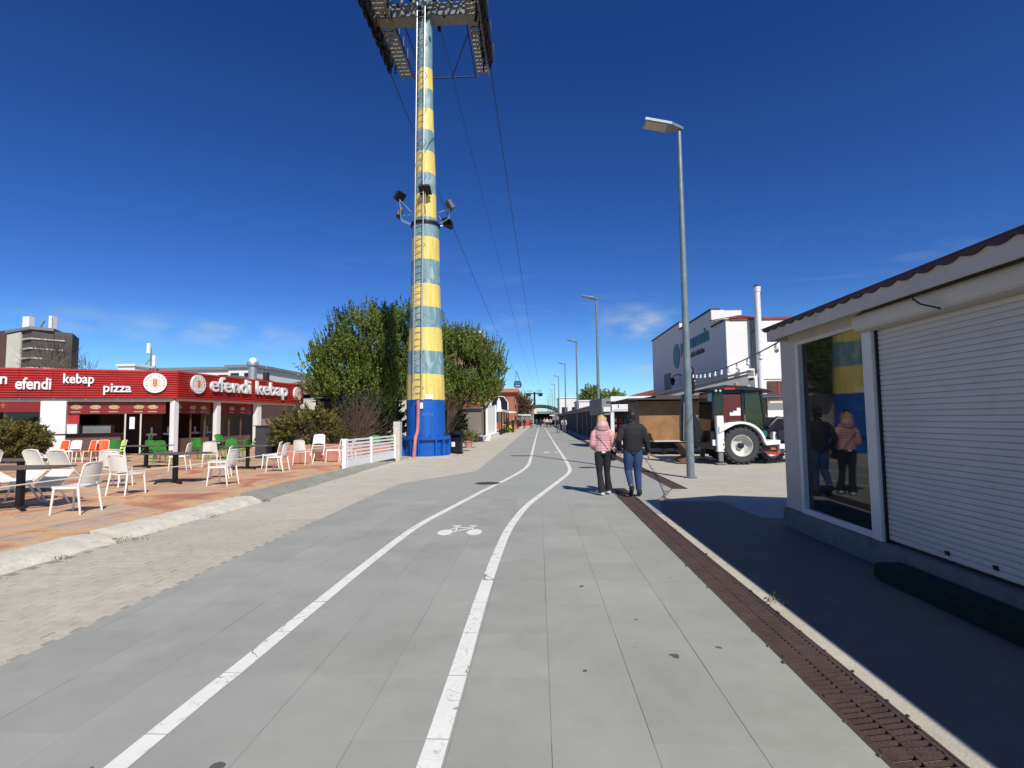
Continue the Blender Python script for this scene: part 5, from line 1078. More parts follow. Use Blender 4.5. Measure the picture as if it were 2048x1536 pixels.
# string lights
t = thing('string_lights', (3.5,7.7,2.7), 'string of festoon bulbs hanging from the kiosk roof corner to the white building', 'string lights')
A = Vector((3.6,7.75,2.72)); B_ = Vector((5.78,20.0,3.2)); pp = []
for i in range(25): f = i/24; p = A.lerp(B_, f); p.z -= .16*4*f*(1-f); pp.append(p)
MB().tube(pp, .012, 5).build('wire', m_dark, t)
bbm = MB(); bbm.lathe([(.02,.06),(.035,.02),(.03,0)][::-1], 8); bbm.ball((0,0,-.04), .036, 8, 6); bme = bbm.mesh('bulb', smooth=60); bme.materials.append(m_wplast)
for i in range(1, 24, 2): link('bulb', bme, m_wplast, t, loc=pp[i]-Vector((3.5,7.7,2.7))-Vector((0,0,.07)))

# ---------------------------------------------------------------- colonnade of shops on the right
co = thing('shop_colonnade', (5,60,0), 'row of low shops with grey stone columns and reddish tiled roof in shade', 'building')
MB().box(5.3,11,37,118,0,2.5).build('wall', m_brown, co)
for i in range(18):
    y_ = 37.5+i*4.3; x_ = 4.4
    MB().box(x_-.22, x_+.22, y_-.22, y_+.22, 0, 2.15).build('column', M('stone_column', (.20,.19,.17), .9, var=.2, bump=.3) if i == 0 else bpy.data.materials['stone_column'], co, bevel=.02)
    if i % 3 == 1: MB().box(5.3, 5.4, y_+1, y_+2.6, .1, 2.0).build('shop_shutter', m_greyst, co)
MB().box(4.05,4.85,36.5,118,2.15,2.42).build('beam', m_grey, co)
for (a, c, mt) in ((36.5,60,m_roofr),(60.3,76,m_maroon),(76.3,118,m_roofd)):
    MB().add([(3.95,a,2.44),(3.95,c,2.44),(8,c,3.5),(8,a,3.5),(3.95,a,2.425),(3.95,c,2.425),(8,a,2.40),(8,c,2.40)], [(0,1,2,3),(0,4,5,1),(0,3,6,4),(1,5,7,2),(2,7,6,3)]).build('roof', mt, co)
def block(name, label, x0, x1, y0, y1, h, mat, wins=0, cat='building', roof=None, wmat=None, floors=1):
    t = thing(name, ((x0+x1)/2, y0, 0), label, cat); MB().box(x0, x1, y0, y1, 0, h).build('wall', mat, t)
    MB().box(x0-.15, x1+.15, y0-.15, y1+.15, h, h+.25).build('roof', roof or mat, t)
    for f in range(floors):
        for k in range(wins):
            wx = x0+(x1-x0)*(k+.5)/wins; zz = h*(f+.45)/floors; ww = (x1-x0)/wins*.28; hh = h/floors*.22
            w_ = MB().box(wx-ww, wx+ww, y0-.05, y0-.01, zz-hh, zz+hh).build('window', wmat or m_shopgl, t); MB().box(wx-ww-.06, wx+ww+.06, y0-.12, y0-.055, zz-hh-.12, zz-hh-.04).build('window_sill', mat, w_)
    return t
block('white_house', 'tall narrow white house beyond the colonnade', 4.9, 12, 122, 135, 6.2, m_wb, 3)
block('white_house', 'lower white house in front of the tall narrow one beyond the colonnade', 7.4, 16, 96, 108, 4.6, m_wb, 2)
block('white_house', 'long white house below the pale green trees beyond the colonnade', 12.5, 22, 100, 115, 3.9, m_wb, 3)
tree('leafy_tree', 'left pale green spring tree above the white houses on the right', 'tree', (12.5,122,0), [(12.5,122,6.0,2.9,2.4,2.6)], 260, 26, 1.0, .30, m_leafp, (4,.3), group='pale green trees behind the right-hand shops', twr=.03)
tree('leafy_tree', 'right pale green spring tree above the white houses on the right', 'tree', (17.5,124,0), [(17.5,124,5.4,2.7,2.4,2.4)], 240, 26, 1.0, .30, m_leafp, (4,.3), group='pale green trees behind the right-hand shops', twr=.03)
# arched canopy and end of the street
ar = thing('arched_canopy', (0,150,0), 'large dark arched canopy over the far end of the street', 'canopy')
b = MB(); n = 18
for i in range(n):
    a0, a1 = pi*i/n, pi*(i+1)/n; P_ = lambda a, r: (.6+r*1.0*cos(a), r*.68*sin(a))
    b.prism([P_(a0,8.2), P_(a1,8.2), P_(a1,7.2), P_(a0,7.2)], 150, 150.8, 'y')
b.build('arch_rib', m_roofd, ar)
for i in range(2, n-2, 1):
    a0, a1 = pi*i/n, pi*(i+1)/n; MB().prism([(.6+7.6*cos(a0), 7.6*.68*sin(a0)), (.6+7.6*cos(a1), 7.6*.68*sin(a1)), (.6+7.5*cos(a1), 7.5*.68*sin(a1)), (.6+7.5*cos(a0), 7.5*.68*sin(a0))], 151, 175, 'y').build('roof_panel', m_steel if i % 2 else m_grey, ar)
MB().box(-1.5,5,176,177,0,3.2).build('end_wall', m_dark, ar)
for x_ in (-6.5, -3.2, 4.0, 7.4): MB().box(x_, x_+.4, 151, 151.4, 0, 3.5).build('column', m_greyst, ar)
for x0, y0, c1, c2, lb in ((-3.9,118,m_white,m_kebr,'far small stall with white roof and red counter at the left road edge'),(4.2,126,m_oplast,m_grey,'far orange-roofed stall past the colonnade end'),(-5.6,108,m_cream,m_dark,'far cream stall with dark opening before the brown budding tree'),(3.2,140,m_white,m_dark,'far white stall at the right foot of the arched canopy')):
    t = thing('market_stall', (x0+1,y0,0), lb, 'stall'); MB().box(x0,x0+2,y0,y0+2,0,1.1).build('counter', c2, t); MB().box(x0-.2,x0+2.2,y0-.3,y0+2.2,2.3,2.55).build('roof', c1, t)
    for q in (x0, x0+1.9): MB().box(q, q+.1, y0-.1, y0, 0, 2.3).build('post', m_dark, t)
tree('bare_tree', 'brown budding tree behind the orange building on the left', 'tree', (-6,140,0), [(-5.6,140,4.6,4.2,3,3.4)], 700, 26, 1.4, .16, m_leafb, (4,.3), twr=.04)
tree('bare_tree', 'second brown budding tree farther down the street on the left', 'tree', (-10,165,0), [(-10,165,5.5,5,3,4.2)], 320, 22, 1.4, .22, m_leafb, (4,.3), twr=.04)
tag(leaves_obj := MB().box(-60,-12,250,252,0,5).build('distant_hedge', m_leafd), 'dark tree line closing the far end of the street on the left', 'tree line', kind='stuff')
tag(MB().box(-11.8,9.8,252,254,0,5).build('distant_hedge', m_grey), 'hazy grey building line closing the very end of the street', 'building'); tag(MB().box(10,90,250,252,0,3).build('distant_hedge', m_leafd), 'dark tree line closing the far end of the street on the right', 'tree line', kind='stuff')

# ---------------------------------------------------------------- left side beyond the tower
tree('broad_tree', 'large spreading spring-green tree left of and behind the tower', 'tree', (-10.2,33.5,0),
     [(-10.6,33.5,5.9,3.6,2.8,2.7),(-12.6,33.2,4.9,1.9,2.1,2.0),(-8.2,33.8,6.1,2.4,2.4,2.6),(-11.3,33,3.7,3.9,2.2,1.7),(-8.0,33,3.6,2.4,2,1.7),(-13.2,33,4.4,1.8,1.8,1.7)], 4600, 40, .9, .066, m_leaf, (4.2,.28), up=1.7, rad=.055, limbs=34, twr=.022, gap=-.06, shoots=800, shell=.5)
tree('broad_tree', 'smaller spring-green tree right of the tower above the grey shed', 'tree', (-6.0,35.5,0),
     [(-5.8,35.2,5.0,2.5,2.2,2.1),(-4.1,35.6,4.5,1.6,1.7,1.7),(-7.6,35.4,4.9,1.7,1.7,2.4),(-5.0,35,3.2,2.7,1.6,1.3),(-3.5,35.2,4.7,1.4,1.4,1.9),(-5.2,35.6,6.0,1.7,1.5,1.5)], 2900, 40, .8, .066, m_leaf, (3.4,.22), up=1.7, rad=.055, limbs=24, twr=.022, gap=-.08, shoots=550, shell=.5)
gs = thing('grey_shed', (-6.2,42.5,0), 'greyish brown shed with low reddish roof under the right tree', 'shed')
MB().box(-7.3,-4.6,42.4,50,0,2.5).build('wall', M('greybrown_render', (.20,.17,.14), .8, var=.1), gs); MB().box(-8.2,-4.5,42.0,50,2.62,2.82).build('roof', m_roofr, gs); MB().box(-8.0,-4.5,42.1,42.4,2.5,2.62).build('eave', m_white, gs)
MB().box(-8.6,-7.35,42.4,49,0,2.4).build('side_wall', m_dark, gs)
ss = thing('slatted_screen', (-4.3,45,0), 'tall white slatted wind screen beside the grey shed', 'screen')
MB().box(-4.42,-3.95,43.2,52.5,0,.30).build('base_wall', m_white, ss)
for k in range(30): MB().box(-4.36, -4.30, 44.0+k*.29, 44.2+k*.29, .30, 2.85 if k > 3 else 2.85).build('slat', m_white, ss)
MB().box(-4.4,-4.2,52.4,52.6,0,3.0).build('post', m_white, ss); MB().box(-4.4,-4.2,43.8,43.95,0,3.0).build('post', m_white, ss)
tag(MB().prism([(-4.1,38.5),(-3.6,38.5),(-4.0,42.5),(-5.2,43)], 0, .28).build('low_wall', m_white, bevel=.02), 'low white painted kerb wall in front of the white slatted screen', 'wall')
cf = thing('cafe_pavilion', (-5,58,0), 'open cafe pavilion with white canopy and dark frame beyond the slatted screen', 'cafe')
MB().box(-7.5,-3.7,53.5,66,2.35,2.6).build('canopy', m_white, cf); MB().box(-7.5,-2.9,66,70,2.35,2.55).build('canopy', m_white, cf)
for y_ in (54, 58, 62, 66): MB().box(-3.85,-3.72,y_,y_+.13,0,2.35).build('post', m_dark, cf)
MB().box(-7.2,-7.0,54,66,0,2.35).build('wall', m_brown, cf); MB().box(-4.1,-3.9,54,61,0,.5).build('hedge_box', m_leafd, cf)
for k in range(3): MB().box(-3.8,-3.72,54.2+k*4,57.8+k*4,.95,1.0).build('handrail', m_white, cf)
for x_, y_, lb in ((-5.6,60,'left'),(-4.5,60,'right')):
    t = thing('closed_parasol', (x_,y_,0), '%s closed white parasol at the cafe pavilion' % lb, 'parasol', 'closed parasols'); MB().lathe([(.05,1.2),(.35,1.3),(.30,2.6),(.22,3.6),(.04,4.0)], 10, (x_,y_,0)).build('canopy', m_white, t, smooth=50); MB().tube([(x_,y_,0),(x_,y_,1.3)], .04, 6).build('pole', m_dark, t)
t = thing('ornate_lamp', (-4.7,50,0), 'ornate white globe lamp post above the slatted screen', 'street lamp')
MB().tube([(-5.0,50,0),(-5.0,50,3.6)], .06, 8).build('pole', m_white, t); MB().ball((-5.35,50,4.15), .22).build('globe', m_white, t, smooth=60); MB().ball((-5.0,50,4.6), .22).build('globe', m_white, t, smooth=60); MB().lathe([(.08,3.6),(.3,4.0),(.05,4.3)], 10, (-5.0,50,0)).build('ornament', m_white, t, smooth=50)
t = thing('menu_stand', (-3.1,66,0), 'small grey and orange menu stand at the edge of the pavement', 'stand'); MB().box(-3.5,-3.1,66,66.3,0,1.3).build('board', m_greyst, t); MB().box(-3.1,-2.85,66,66.4,0,1.35).build('side', m_oplast, t)
t = thing('flower_bed', (-3.7,62,0), 'strip of yellow-green flowers in front of the cafe pavilion', 'flower bed'); P, D, _w = crown_pts([(-3.5,64,.25,.5,2.2,.25)], 60, 30, .3, .5); leaves('foliage', P, .1, M('yellow_green_flowers', (.45,.55,.02), .7, bump=0), t, D)
# orange brick building
ob = thing('brick_building', (-7,82,0), 'orange brick building with flat overhanging roof and arched window on the left', 'building')
MB().box(-16,-3.7,82,95,0,5.9).build('wall', m_brick, ob); MB().box(-16.4,-3.1,81.4,95.5,5.75,6.3).build('roof', M('orange_cornice', (.48,.17,.09), .8), ob)
b = MB(); b.prism([(-7.2,3.0),(-4.7,3.0),(-4.7,4.1),(-5.0,4.8),(-5.5,5.1),(-6.4,5.1),(-6.9,4.8),(-7.2,4.1)], 81.9, 81.98, 'y'); aw = b.build('arched_window', m_dark, ob); b = MB(); b.bar((-4.72,81.88,3.0),(-4.72,81.88,4.2),.16,.1); b.bar((-4.72,81.88,4.2),(-5.4,81.88,5.1),.16,.1); b.bar((-5.4,81.88,5.1),(-6.5,81.88,5.1),.16,.1); b.build('window_trim', m_white, aw)
for z_ in (3.4, 1.0): 
    w_ = MB().box(-3.69,-3.64,83.5,86,z_,z_+1.4).build('window', m_shopgl, ob)
block('brick_tower_block', 'tall orange-brown brick block glimpsed behind the right tree', -15.5, -9.6, 88, 100, 16.2, M('tan_brick', (.30,.17,.10), .85, var=.2), 4, floors=4, roof=m_white)
# houses and roofs over the restaurant
t = thing('pitched_roof_house', (-19,44,0), 'low house with brown pitched roof behind the right end of the red fascia', 'house')
MB().box(-24,-14,44,52,0,3.4).build('wall', m_cream, t); MB().add([(-25,43.6,3.9),(-13,43.6,3.9),(-15.5,48,5.35),(-22.5,48,5.35),(-25,52,3.9),(-13,52,3.9)], [(0,1,2,3),(1,5,2),(0,3,4),(3,2,5,4),(0,4,5,1)]).build('roof', M('brown_roof', (.22,.14,.09), .8, var=.15), t)
t = thing('striped_awning', (-15,38,0), 'green and white striped awning between the restaurant and the large tree', 'awning')
for k in range(6): MB().add([(-16.4,38+k*.001,3.9-k*.16),(-12.2,38,3.8-k*.16),(-12.0,37.6-k*.2,3.66-k*.16),(-16.4,37.6-k*.2,3.76-k*.16)], [(0,1,2,3)]).build('stripe', m_cream if k % 2 else M('green_canvas', (.10,.18,.08), .8), t)
MB().box(-16.4,-12.2,38,38.1,0,3.9).build('back_wall', m_brown, t)
t = thing('red_roof_house', (-14,55,0), 'house with terracotta roof glimpsed behind the large tree', 'house'); MB().box(-19,-11,55,62,0,4.3).build('wall', m_cream, t); MB().add([(-19.5,54.5,4.3),(-10.5,54.5,4.3),(-10.5,60,6.4),(-19.5,60,6.4)], [(0,1,2,3)]).build('roof', m_roofr, t)
t = thing('grey_hut_roof', (-33,44,0), 'dark green-grey pitched roof peeking over the red fascia corner', 'building'); MB().box(-31.5,-25.2,44,50,0,5.0).build('wall', m_grey, t); MB().prism([(-31.8,5.0),(-26.0,5.65),(-24.6,5.0)], 43.6, 50, 'y').build('roof', M('greygreen_sheet', (.10,.13,.11), .7), t)
def apartment(label, x0, x1, y0, y1, h, mat, nx, nz, name='apartment_block', wmat=None):
    t = thing(name, ((x0+x1)/2, y0, 0), label, 'building'); MB().box(x0, x1, y0, y1, 0, h).build('wall', mat, t); MB().box(x0-.3, x1+.3, y0-.3, y1+.3, h, h+.35).build('roof', m_grey, t)
    for i in range(nx):
        for j in range(nz):
            cx = x0+(x1-x0)*(i+.5)/nx; cz = h*(j+.55)/nz; ww = (x1-x0)/nx*.3
            w_ = MB().box(cx-ww, cx+ww, y0-.06, y0-.01, cz-h/nz*.22, cz+h/nz*.22).build('window', wmat or m_shopgl, t)
    return t
apartment('flat-roofed white apartment block with mast behind the left half of the red fascia', -50, -33.0, 62, 75, 8.0, m_wb, 8, 3)
apartment('white stair block standing higher behind the kebap letters', -36.5, -33.2, 60, 62, 8.0, m_wb, 2, 3)
block('white_house', 'small white penthouse behind the middle of the red fascia', -48.4, -46.4, 58, 60.5, 8.2, m_wb, 0)
m_conc = M('weathered_concrete', (.10,.085,.07), .9, var=.3, scale=.4, bump=.2); m_beton = M('pale_concrete_panel', (.72,.67,.56), .9, var=.12, scale=.3)
t = thing('tower_block', (-88,90,0), 'dark brown and pale concrete tower block at the far left skyline', 'building')
MB().prism([(-96.0,90),(-88.0,86.5),(-84.8,91),(-89,97),(-96,98)], 0, 18.2).build('wall', m_conc, t); MB().prism([(-112,95),(-96.1,90.2),(-96.1,98),(-112,104)], 0, 18.9).build('wall', m_brownw, t)
MB().prism([(-96.0,89.7),(-91.2,87.6),(-91.2,88.5),(-96,90.3)], 0, 18.0).build('pale_panel', m_beton, t); MB().prism([(-96.3,89.6),(-88,86.1),(-86.0,88.5),(-90,96),(-96,97)], 18.2, 18.7).build('roof', m_grey, t)
for k in range(6):
    z_ = 8+k*1.7; MB().prism([(-90.4-.4*(k%2),87.3),(-88.0,86.2),(-85.2+.3*(k%3)-.6,90.0),(-85.8,90.3),(-88,87.0),(-90.3,88)], z_, z_+.22).build('balcony', m_cream, t)
    MB().box(-99.5,-97.5,91.0,91.5,z_-.2,z_+.9).build('window', m_white if k % 3 == 1 else m_brown, t)
for k, (x_, w0, h0) in enumerate(((-93.5,1.3,2.6),(-88.5,.6,2.6))): MB().box(x_, x_+w0, 90, 91, 18.7, 18.7+h0).build('roof_box', m_wb, t)
MB().tube([(-90.3,90,18.7),(-89.3,90,20.4)], .12, 5).tube([(-86.8,89,18.7),(-86.8,89,20.9)], .05, 5).build('antenna', m_greyst, t)
t = thing('antenna_mast', (-46.6,61,8), 'lattice antenna mast with white panels on the white roof above the fascia', 'antenna')
b = MB(); b.tube([(-46.4,60.5,7.8),(-46.4,60.5,10.6)], .08, 6); b.tube([(-47.6,60.5,8.0),(-46.4,60.5,9.4)], .05, 5); b.tube([(-45.6,60.5,8.0),(-46.4,60.5,9.4)], .05, 5); b.build('mast', m_greyst, t); MB().box(-46.75,-46.35,60.2,60.4,10.0,11.2).build('antenna_panel', m_white, t); MB().box(-46.0,-45.65,60.2,60.4,8.4,9.7).build('antenna_panel', m_white, t)
tree('bare_tree', 'leafless tree in front of the far left tower block', 'tree', (-62,70,0), [(-68,70,10,3.4,3,3.6),(-63,70,8.6,2.2,2,2.0)], 380, 3, 1.6, .05, m_leafr, (7,.25), up=.9, twr=.028, limbs=12)
tree('bare_tree', 'small bare brown tree left of the large green tree', 'tree', (-22,62,0), [(-20.5,62,5.6,2.4,2,1.9)], 300, 14, .9, .09, m_leafb, (3,.2), up=1.2, twr=.02)
tree('leafy_tree', 'small dark green tree touching the left side of the large tree', 'tree', (-17,52,0), [(-17.2,52,5.0,1.6,1.4,1.6)], 200, 30, .6, .10, m_leafd, (3,.2))
t = thing('umbrella_vent', (-25,30,3.5), 'dark mushroom-shaped roof vents above the letters kebap', 'roof vent')
for dx, dy, s in ((0,0,1),(-.6,.3,.8)): MB().lathe([(.25*s,3.4),(.25*s,4.45),(.9*s,4.50),(.5*s,4.7),(.1,4.78)], 16, (-26.9+dx,29+dy,0)).build('vent_cap', m_greyst if s < 1 else m_dark, t, smooth=40)

# ---------------------------------------------------------------- people
def loftmesh(chains, voxel, name, smooth_it=2):
    b = MB()
    for pts, r, fl in chains: b.tube(pts, r, 14, True, fl)
    me = b.mesh(name); o = bpy.data.objects.new('t', me); COL.objects.link(o)
    m = o.modifiers.new('r', 'REMESH'); m.mode = 'VOXEL'; m.voxel_size = voxel; m.use_smooth_shade = True
    s = o.modifiers.new('s', 'SMOOTH'); s.iterations = smooth_it; s.factor = .5
    dg = bpy.context.evaluated_depsgraph_get(); dg.update(); out = bpy.data.meshes.new_from_object(o.evaluated_get(dg)); bpy.data.objects.remove(o); out.name = name
    out.polygons.foreach_set('use_smooth', [True]*len(out.polygons)); return out
m_skin = M('skin', (.42,.24,.17), .55, var=.05, bump=0); m_blackc = M('black_cloth', (.012,.012,.014), .8, var=.2, scale=8, bump=.3, bscale=18, world=False)
m_jean = M('blue_denim', (.022,.048,.13), .8, var=.25, scale=7, bump=.3, bscale=18, world=False); m_sole = M('dark_shoe', (.02,.018,.016), .7); m_sneak = M('pale_sneaker', (.6,.6,.6), .6)
m_pinkj = M('pink_quilted_nylon', (.62,.33,.33), .5, var=.08, scale=6, bump=.05, world=False)
m_hairb = M('blond_hair', (.50,.33,.13), .6, var=.4, scale=30, bump=.4, bscale=60, world=False); m_hairk = M('black_hair', (.012,.010,.009), .6, var=.3)
def hand(pts_w, d, side, mat_chains):
    """palm, four fingers and thumb as chains appended to the body"""
    w0 = Vector(pts_w); d = Vector(d).normalized(); sx_ = Vector((0, 1, 0)); n = d.cross(sx_).normalized()
    mat_chains.append(([w0, w0+d*.04, w0+d*.085], [(.026,.018),(.038,.016),(.036,.014)], 1))
    for i, (off, ln) in enumerate(((-.028,.062),(-.010,.072),(.009,.066),(.026,.052))):
        a = w0+d*.08+sx_*off; mat_chains.append(([a, a+d*ln*.55+n*.004*side, a+d*ln*.9+n*.018*side], [.0095,.009,.007], 1))
    a = w0+d*.02+sx_*.03; mat_chains.append(([a, a+d*.035+sx_*.022, a+d*.06+sx_*.025+n*.006*side], [.012,.011,.008], 1))
def head(c, s=1):
    c = Vector(c)
    return [([c+Vector((0,-.01,-.13*s)), c+Vector((0,-.01,-.08*s)), c, c+Vector((0,0,.07*s)), c+Vector((0,-.005,.115*s)), c+Vector((0,-.005,.135*s))], [(.03*s,.04*s),(.062*s,.075*s),(.078*s,.098*s),(.07*s,.09*s),(.042*s,.055*s),(.01,.012)], 1),
            ([c+Vector((0,.095*s,-.03*s)), c+Vector((0,.118*s,-.04*s)), c+Vector((0,.10*s,-.052*s))], [.012,.013,.009], 1),
            ([c+Vector((-.078*s,-.005,.0)), c+Vector((-.084*s,-.012,-.03*s))], [.018,.014], 1), ([c+Vector((.078*s,-.005,.0)), c+Vector((.084*s,-.012,-.03*s))], [.018,.014], 1),
            ([c+Vector((-.022*s,.085*s,-.075*s)), c+Vector((.022*s,.085*s,-.075*s))], [.012,.012], 1)]
# --- man
mn = thing('person', (1.93, 10.98, 0), 'man in black jacket, dark cap and blue jeans walking away with one heel raised', 'person')
bc = []
bc += head((.0,.02,1.64)); bc.append(([(0,0,1.40),(0,0,1.50),(0,.01,1.56)], [.068,.058,.058], 1))
bc.append(([(0,0,.86),(0,.0,.95),(0,0,1.1),(0,0,1.25),(0,-.005,1.38),(0,0,1.43)], [(.15,.10),(.165,.115),(.15,.105),(.175,.115),(.19,.10),(.10,.07)], 1))
LS, RS = (-.20,0,1.40), (.20,0,1.40); LE, RE = (-.295,-.07,1.13), (.275,-.02,1.12); LW, RW = (-.265,.06,.93), (.325,.04,.88)
for a, e, w_ in ((LS,LE,LW),(RS,RE,RW)): bc.append(([a, Vector(a).lerp(Vector(e),.5), e, Vector(e).lerp(Vector(w_),.4), w_], [.055,.048,.04,.038,.026], 1))
hand(LW, (.1,.3,-1), 1, bc); hand(RW, (.05,.15,-1), -1, bc)
LH, RH = (-.095,0,.90), (.095,0,.90); LK, RK = (-.10,.03,.50), (.085,.0,.48); LA, RA = (-.085,-.22,.20), (.095,-.03,.09)
bc.append(([LH, LK, LA], [.085,.06,.04], 1)); bc.append(([RH, RK, RA], [.085,.06,.04], 1))
link('body', loftmesh(bc, .011, 'body', 1), m_skin, mn)
jc = [([(0,0,.90),(0,0,.98),(0,0,1.12),(0,-.005,1.27),(0,-.01,1.38),(0,-.005,1.45),(0,0,1.49),(0,.0,1.53)], [(.195,.13),(.20,.138),(.205,.14),(.225,.14),(.215,.12),(.13,.09),(.085,.075),(.075,.07)], 1)]
for a, e, w_ in ((LS,LE,LW),(RS,RE,RW)): jc.append(([Vector((a[0]*.45,0,1.425)), Vector((a[0]*.85,0,1.40)), Vector((a[0]*1.13,-.005,1.335)), Vector(a).lerp(Vector(e),.5), e, Vector(e).lerp(Vector(w_),.5), Vector(e).lerp(Vector(w_),.97)], [.055,.072,.074,.072,.065,.06,.05], 1))
link('jacket', loftmesh(jc, .011, 'jacket', 2), m_blackc, mn)
tc_ = [([(0,0,1.0),(0,0,.93),(0,-.01,.86)], [(.17,.12),(.178,.125),(.15,.11)], 1), ([(LH[0],0,.93), (-.10,.012,.72), LK, (-.095,-.08,.38), (-.086,-.19,.23)], [.104,.098,.077,.068,.056], 1), ([(RH[0],0,.93), (.095,-.005,.72), RK, (.09,-.015,.28), (.094,-.03,.115)], [.104,.098,.077,.068,.058], 1)]
link('trousers', loftmesh(tc_, .011, 'trousers', 2), m_jean, mn)
for nm, a, fw in (('shoe', Vector((-.085,-.25,.17)), Vector((0,.16,-.15))), ('shoe', Vector((.098,-.09,.055)), Vector((.01,.24,-.02)))):
    link('shoe', loftmesh([([a+Vector((0,0,.07)), a+Vector((0,.01,.0))], [.05,.052], 1), ([a-fw*.1, a+fw*.3, a+fw*.75, a+fw*1.02], [(.042,.04),(.046,.045),(.048,.034),(.035,.02)], 1)], .009, 'shoe', 1), m_sole, mn)
link('cap', loftmesh([([(0,.0,1.655),(0,0,1.70),(0,-.005,1.76),(0,-.005,1.79)], [(.088,.108),(.089,.108),(.06,.075),(.015,.02)], 1), ([(0,.09,1.67),(0,.17,1.655)], [(.07,.012),(.05,.008)], 1)], .009, 'cap', 1), m_blackc, mn)
link('hair', loftmesh([([(0,-.02,1.56),(0,-.02,1.66)], [(.076,.088),(.084,.10)], 1)], .01, 'hair', 1), m_hairk, mn)
MB().box(-.035,.035,-.112,-.108,1.668,1.682).build('cap_strap', m_greyst, mn, w=False)
# --- woman
wm = thing('person', (1.33, 11.12, 0), 'blond woman in quilted pink hooded jacket and flared black trousers walking away', 'person')
bc = head((-.01,.03,1.53), .95); bc.append(([(0,0,1.30),(0,0,1.40),(0,.01,1.46)], [.055,.048,.048], 1))
bc.append(([(0,0,.84),(0,.0,.92),(0,0,1.05),(0,0,1.2),(0,-.005,1.30),(0,0,1.35)], [(.14,.10),(.155,.11),(.125,.09),(.145,.10),(.155,.09),(.08,.06)], 1))
LS, RS = (-.165,0,1.30), (.165,0,1.30); LE, RE = (-.215,-.02,1.04), (.225,-.02,1.05); LW, RW = (-.17,.17,.97), (.19,.17,.99)
for a, e, w_ in ((LS,LE,LW),(RS,RE,RW)): bc.append(([a, Vector(a).lerp(Vector(e),.5), e, w_], [.045,.04,.035,.022], 1))
hand(LW, (.2,1,.1), 1, bc); hand(RW, (-.2,1,.1), -1, bc)
LH, RH = (-.085,0,.86), (.085,0,.86); LK, RK = (-.075,.0,.46), (.085,.05,.46); LA, RA = (-.03,-.05,.09), (.12,.10,.10)
bc.append(([LH, LK, LA], [.08,.052,.034], 1)); bc.append(([RH, RK, RA], [.08,.052,.034], 1))
link('body', loftmesh(bc, .011, 'body', 1), m_skin, wm)
rings = []; rad_ = []
for i in range(41):   # quilted: the jacket bulges between the stitched seams
    z = .90+.49*i/40; f = i/40; base = np.interp(f, [0,.1,.45,.8,.93,1], [.158,.162,.150,.172,.15,.09]); q = .007*abs(sin(pi*f*9))-.002
    rings.append((0, -.006, z)); rad_.append((base+q, base*.70+q))
jc = [(rings, rad_, 1)]
for a, e, w_ in ((LS,LE,LW),(RS,RE,RW)):
    pts_ = []; rs_ = []
    for i in range(25):
        f = i/24; p = Vector(a).lerp(Vector(e), f/.6) if f < .6 else Vector(e).lerp(Vector(w_), (f-.6)/.4*.92); pts_.append(p); rs_.append(np.interp(f, [0,.3,.6,1], [.070,.068,.060,.048])+.006*abs(sin(pi*f*7)))
    pts_ = [Vector((a[0]*.4,0,1.325)), Vector((a[0]*.8,0,1.315)), Vector((a[0]*1.08,0,1.265))]+pts_[3:]; rs_ = [.045,.060,.066]+rs_[3:]
    jc.append((pts_, rs_, 1))
link('jacket', loftmesh(jc, .0085, 'jacket', 0), m_pinkj, wm)
link('hood', loftmesh([([(0,-.055,1.30),(0,-.075,1.36),(0,-.08,1.43),(0,-.06,1.50),(0,-.04,1.53)], [(.08,.05),(.115,.075),(.128,.088),(.112,.085),(.08,.06)], 1), ([(-.10,-.01,1.36),(-.11,.0,1.42)], [.05,.045], 1), ([(.10,-.01,1.36),(.11,.0,1.42)], [.05,.045], 1)], .009, 'hood', 1), m_pinkj, wm)
link('hair', loftmesh([([(-.01,.0,1.46),(-.01,.0,1.54),(-.01,.0,1.62),(-.01,0,1.67)], [(.098,.11),(.105,.12),(.085,.10),(.03,.04)], 1), ([(-.07,-.09,1.50),(-.06,-.07,1.60)], [.03,.035], 1), ([(.05,-.09,1.50),(.05,-.07,1.60)], [.035,.035], 1)], .009, 'hair', 0), m_hairb, wm)
link('hair_bow', loftmesh([([(-.06,-.02,1.66),(-.02,-.01,1.70)], [.02,.022], 1), ([(.0,-.01,1.67),(.05,-.02,1.695)], [.026,.02], 1), ([(.02,-.05,1.64),(.06,-.05,1.62)], [.025,.018], 1)], .008, 'hair_bow', 0), m_hairk, wm)
tc_ = [([(0,0,.98),(0,0,.90),(0,-.01,.82)], [(.135,.095),(.152,.108),(.135,.10)], 1), ([(LH[0],0,.88), (-.082,.0,.68), LK, (-.06,-.02,.30), (-.04,-.05,.13), (-.035,-.055,.06)], [.092,.084,.062,.064,.078,.084], 1), ([(RH[0],0,.88), (.088,.03,.68), RK, (.10,.06,.30), (.12,.09,.14), (.12,.095,.09)], [.092,.084,.062,.064,.078,.082], 1)]
link('trousers', loftmesh(tc_, .010, 'trousers', 2), m_blackc, wm)
for a, fw, mt in ((Vector((-.03,-.11,.045)), Vector((.03,.20,-.01)), m_sneak), (Vector((.12,.05,.06)), Vector((.02,.2,-.02)), m_sneak)):
    link('shoe', loftmesh([([a-fw*.1, a+fw*.3, a+fw*.75, a+fw*1.02], [(.036,.04),(.040,.04),(.042,.03),(.03,.018)], 1)], .008, 'shoe', 1), mt, wm)
bg_ = thing('handbag', (1.33+.21, 11.15, .72), 'small black handbag hanging at the right hip of the woman in pink', 'handbag')
MB().prism([(1.50,.70),(1.62,.72),(1.60,.90),(1.50,.92)], 11.08, 11.22, 'y').build('bag_body', m_blackc, bg_, bevel=.015)
sp_ = []
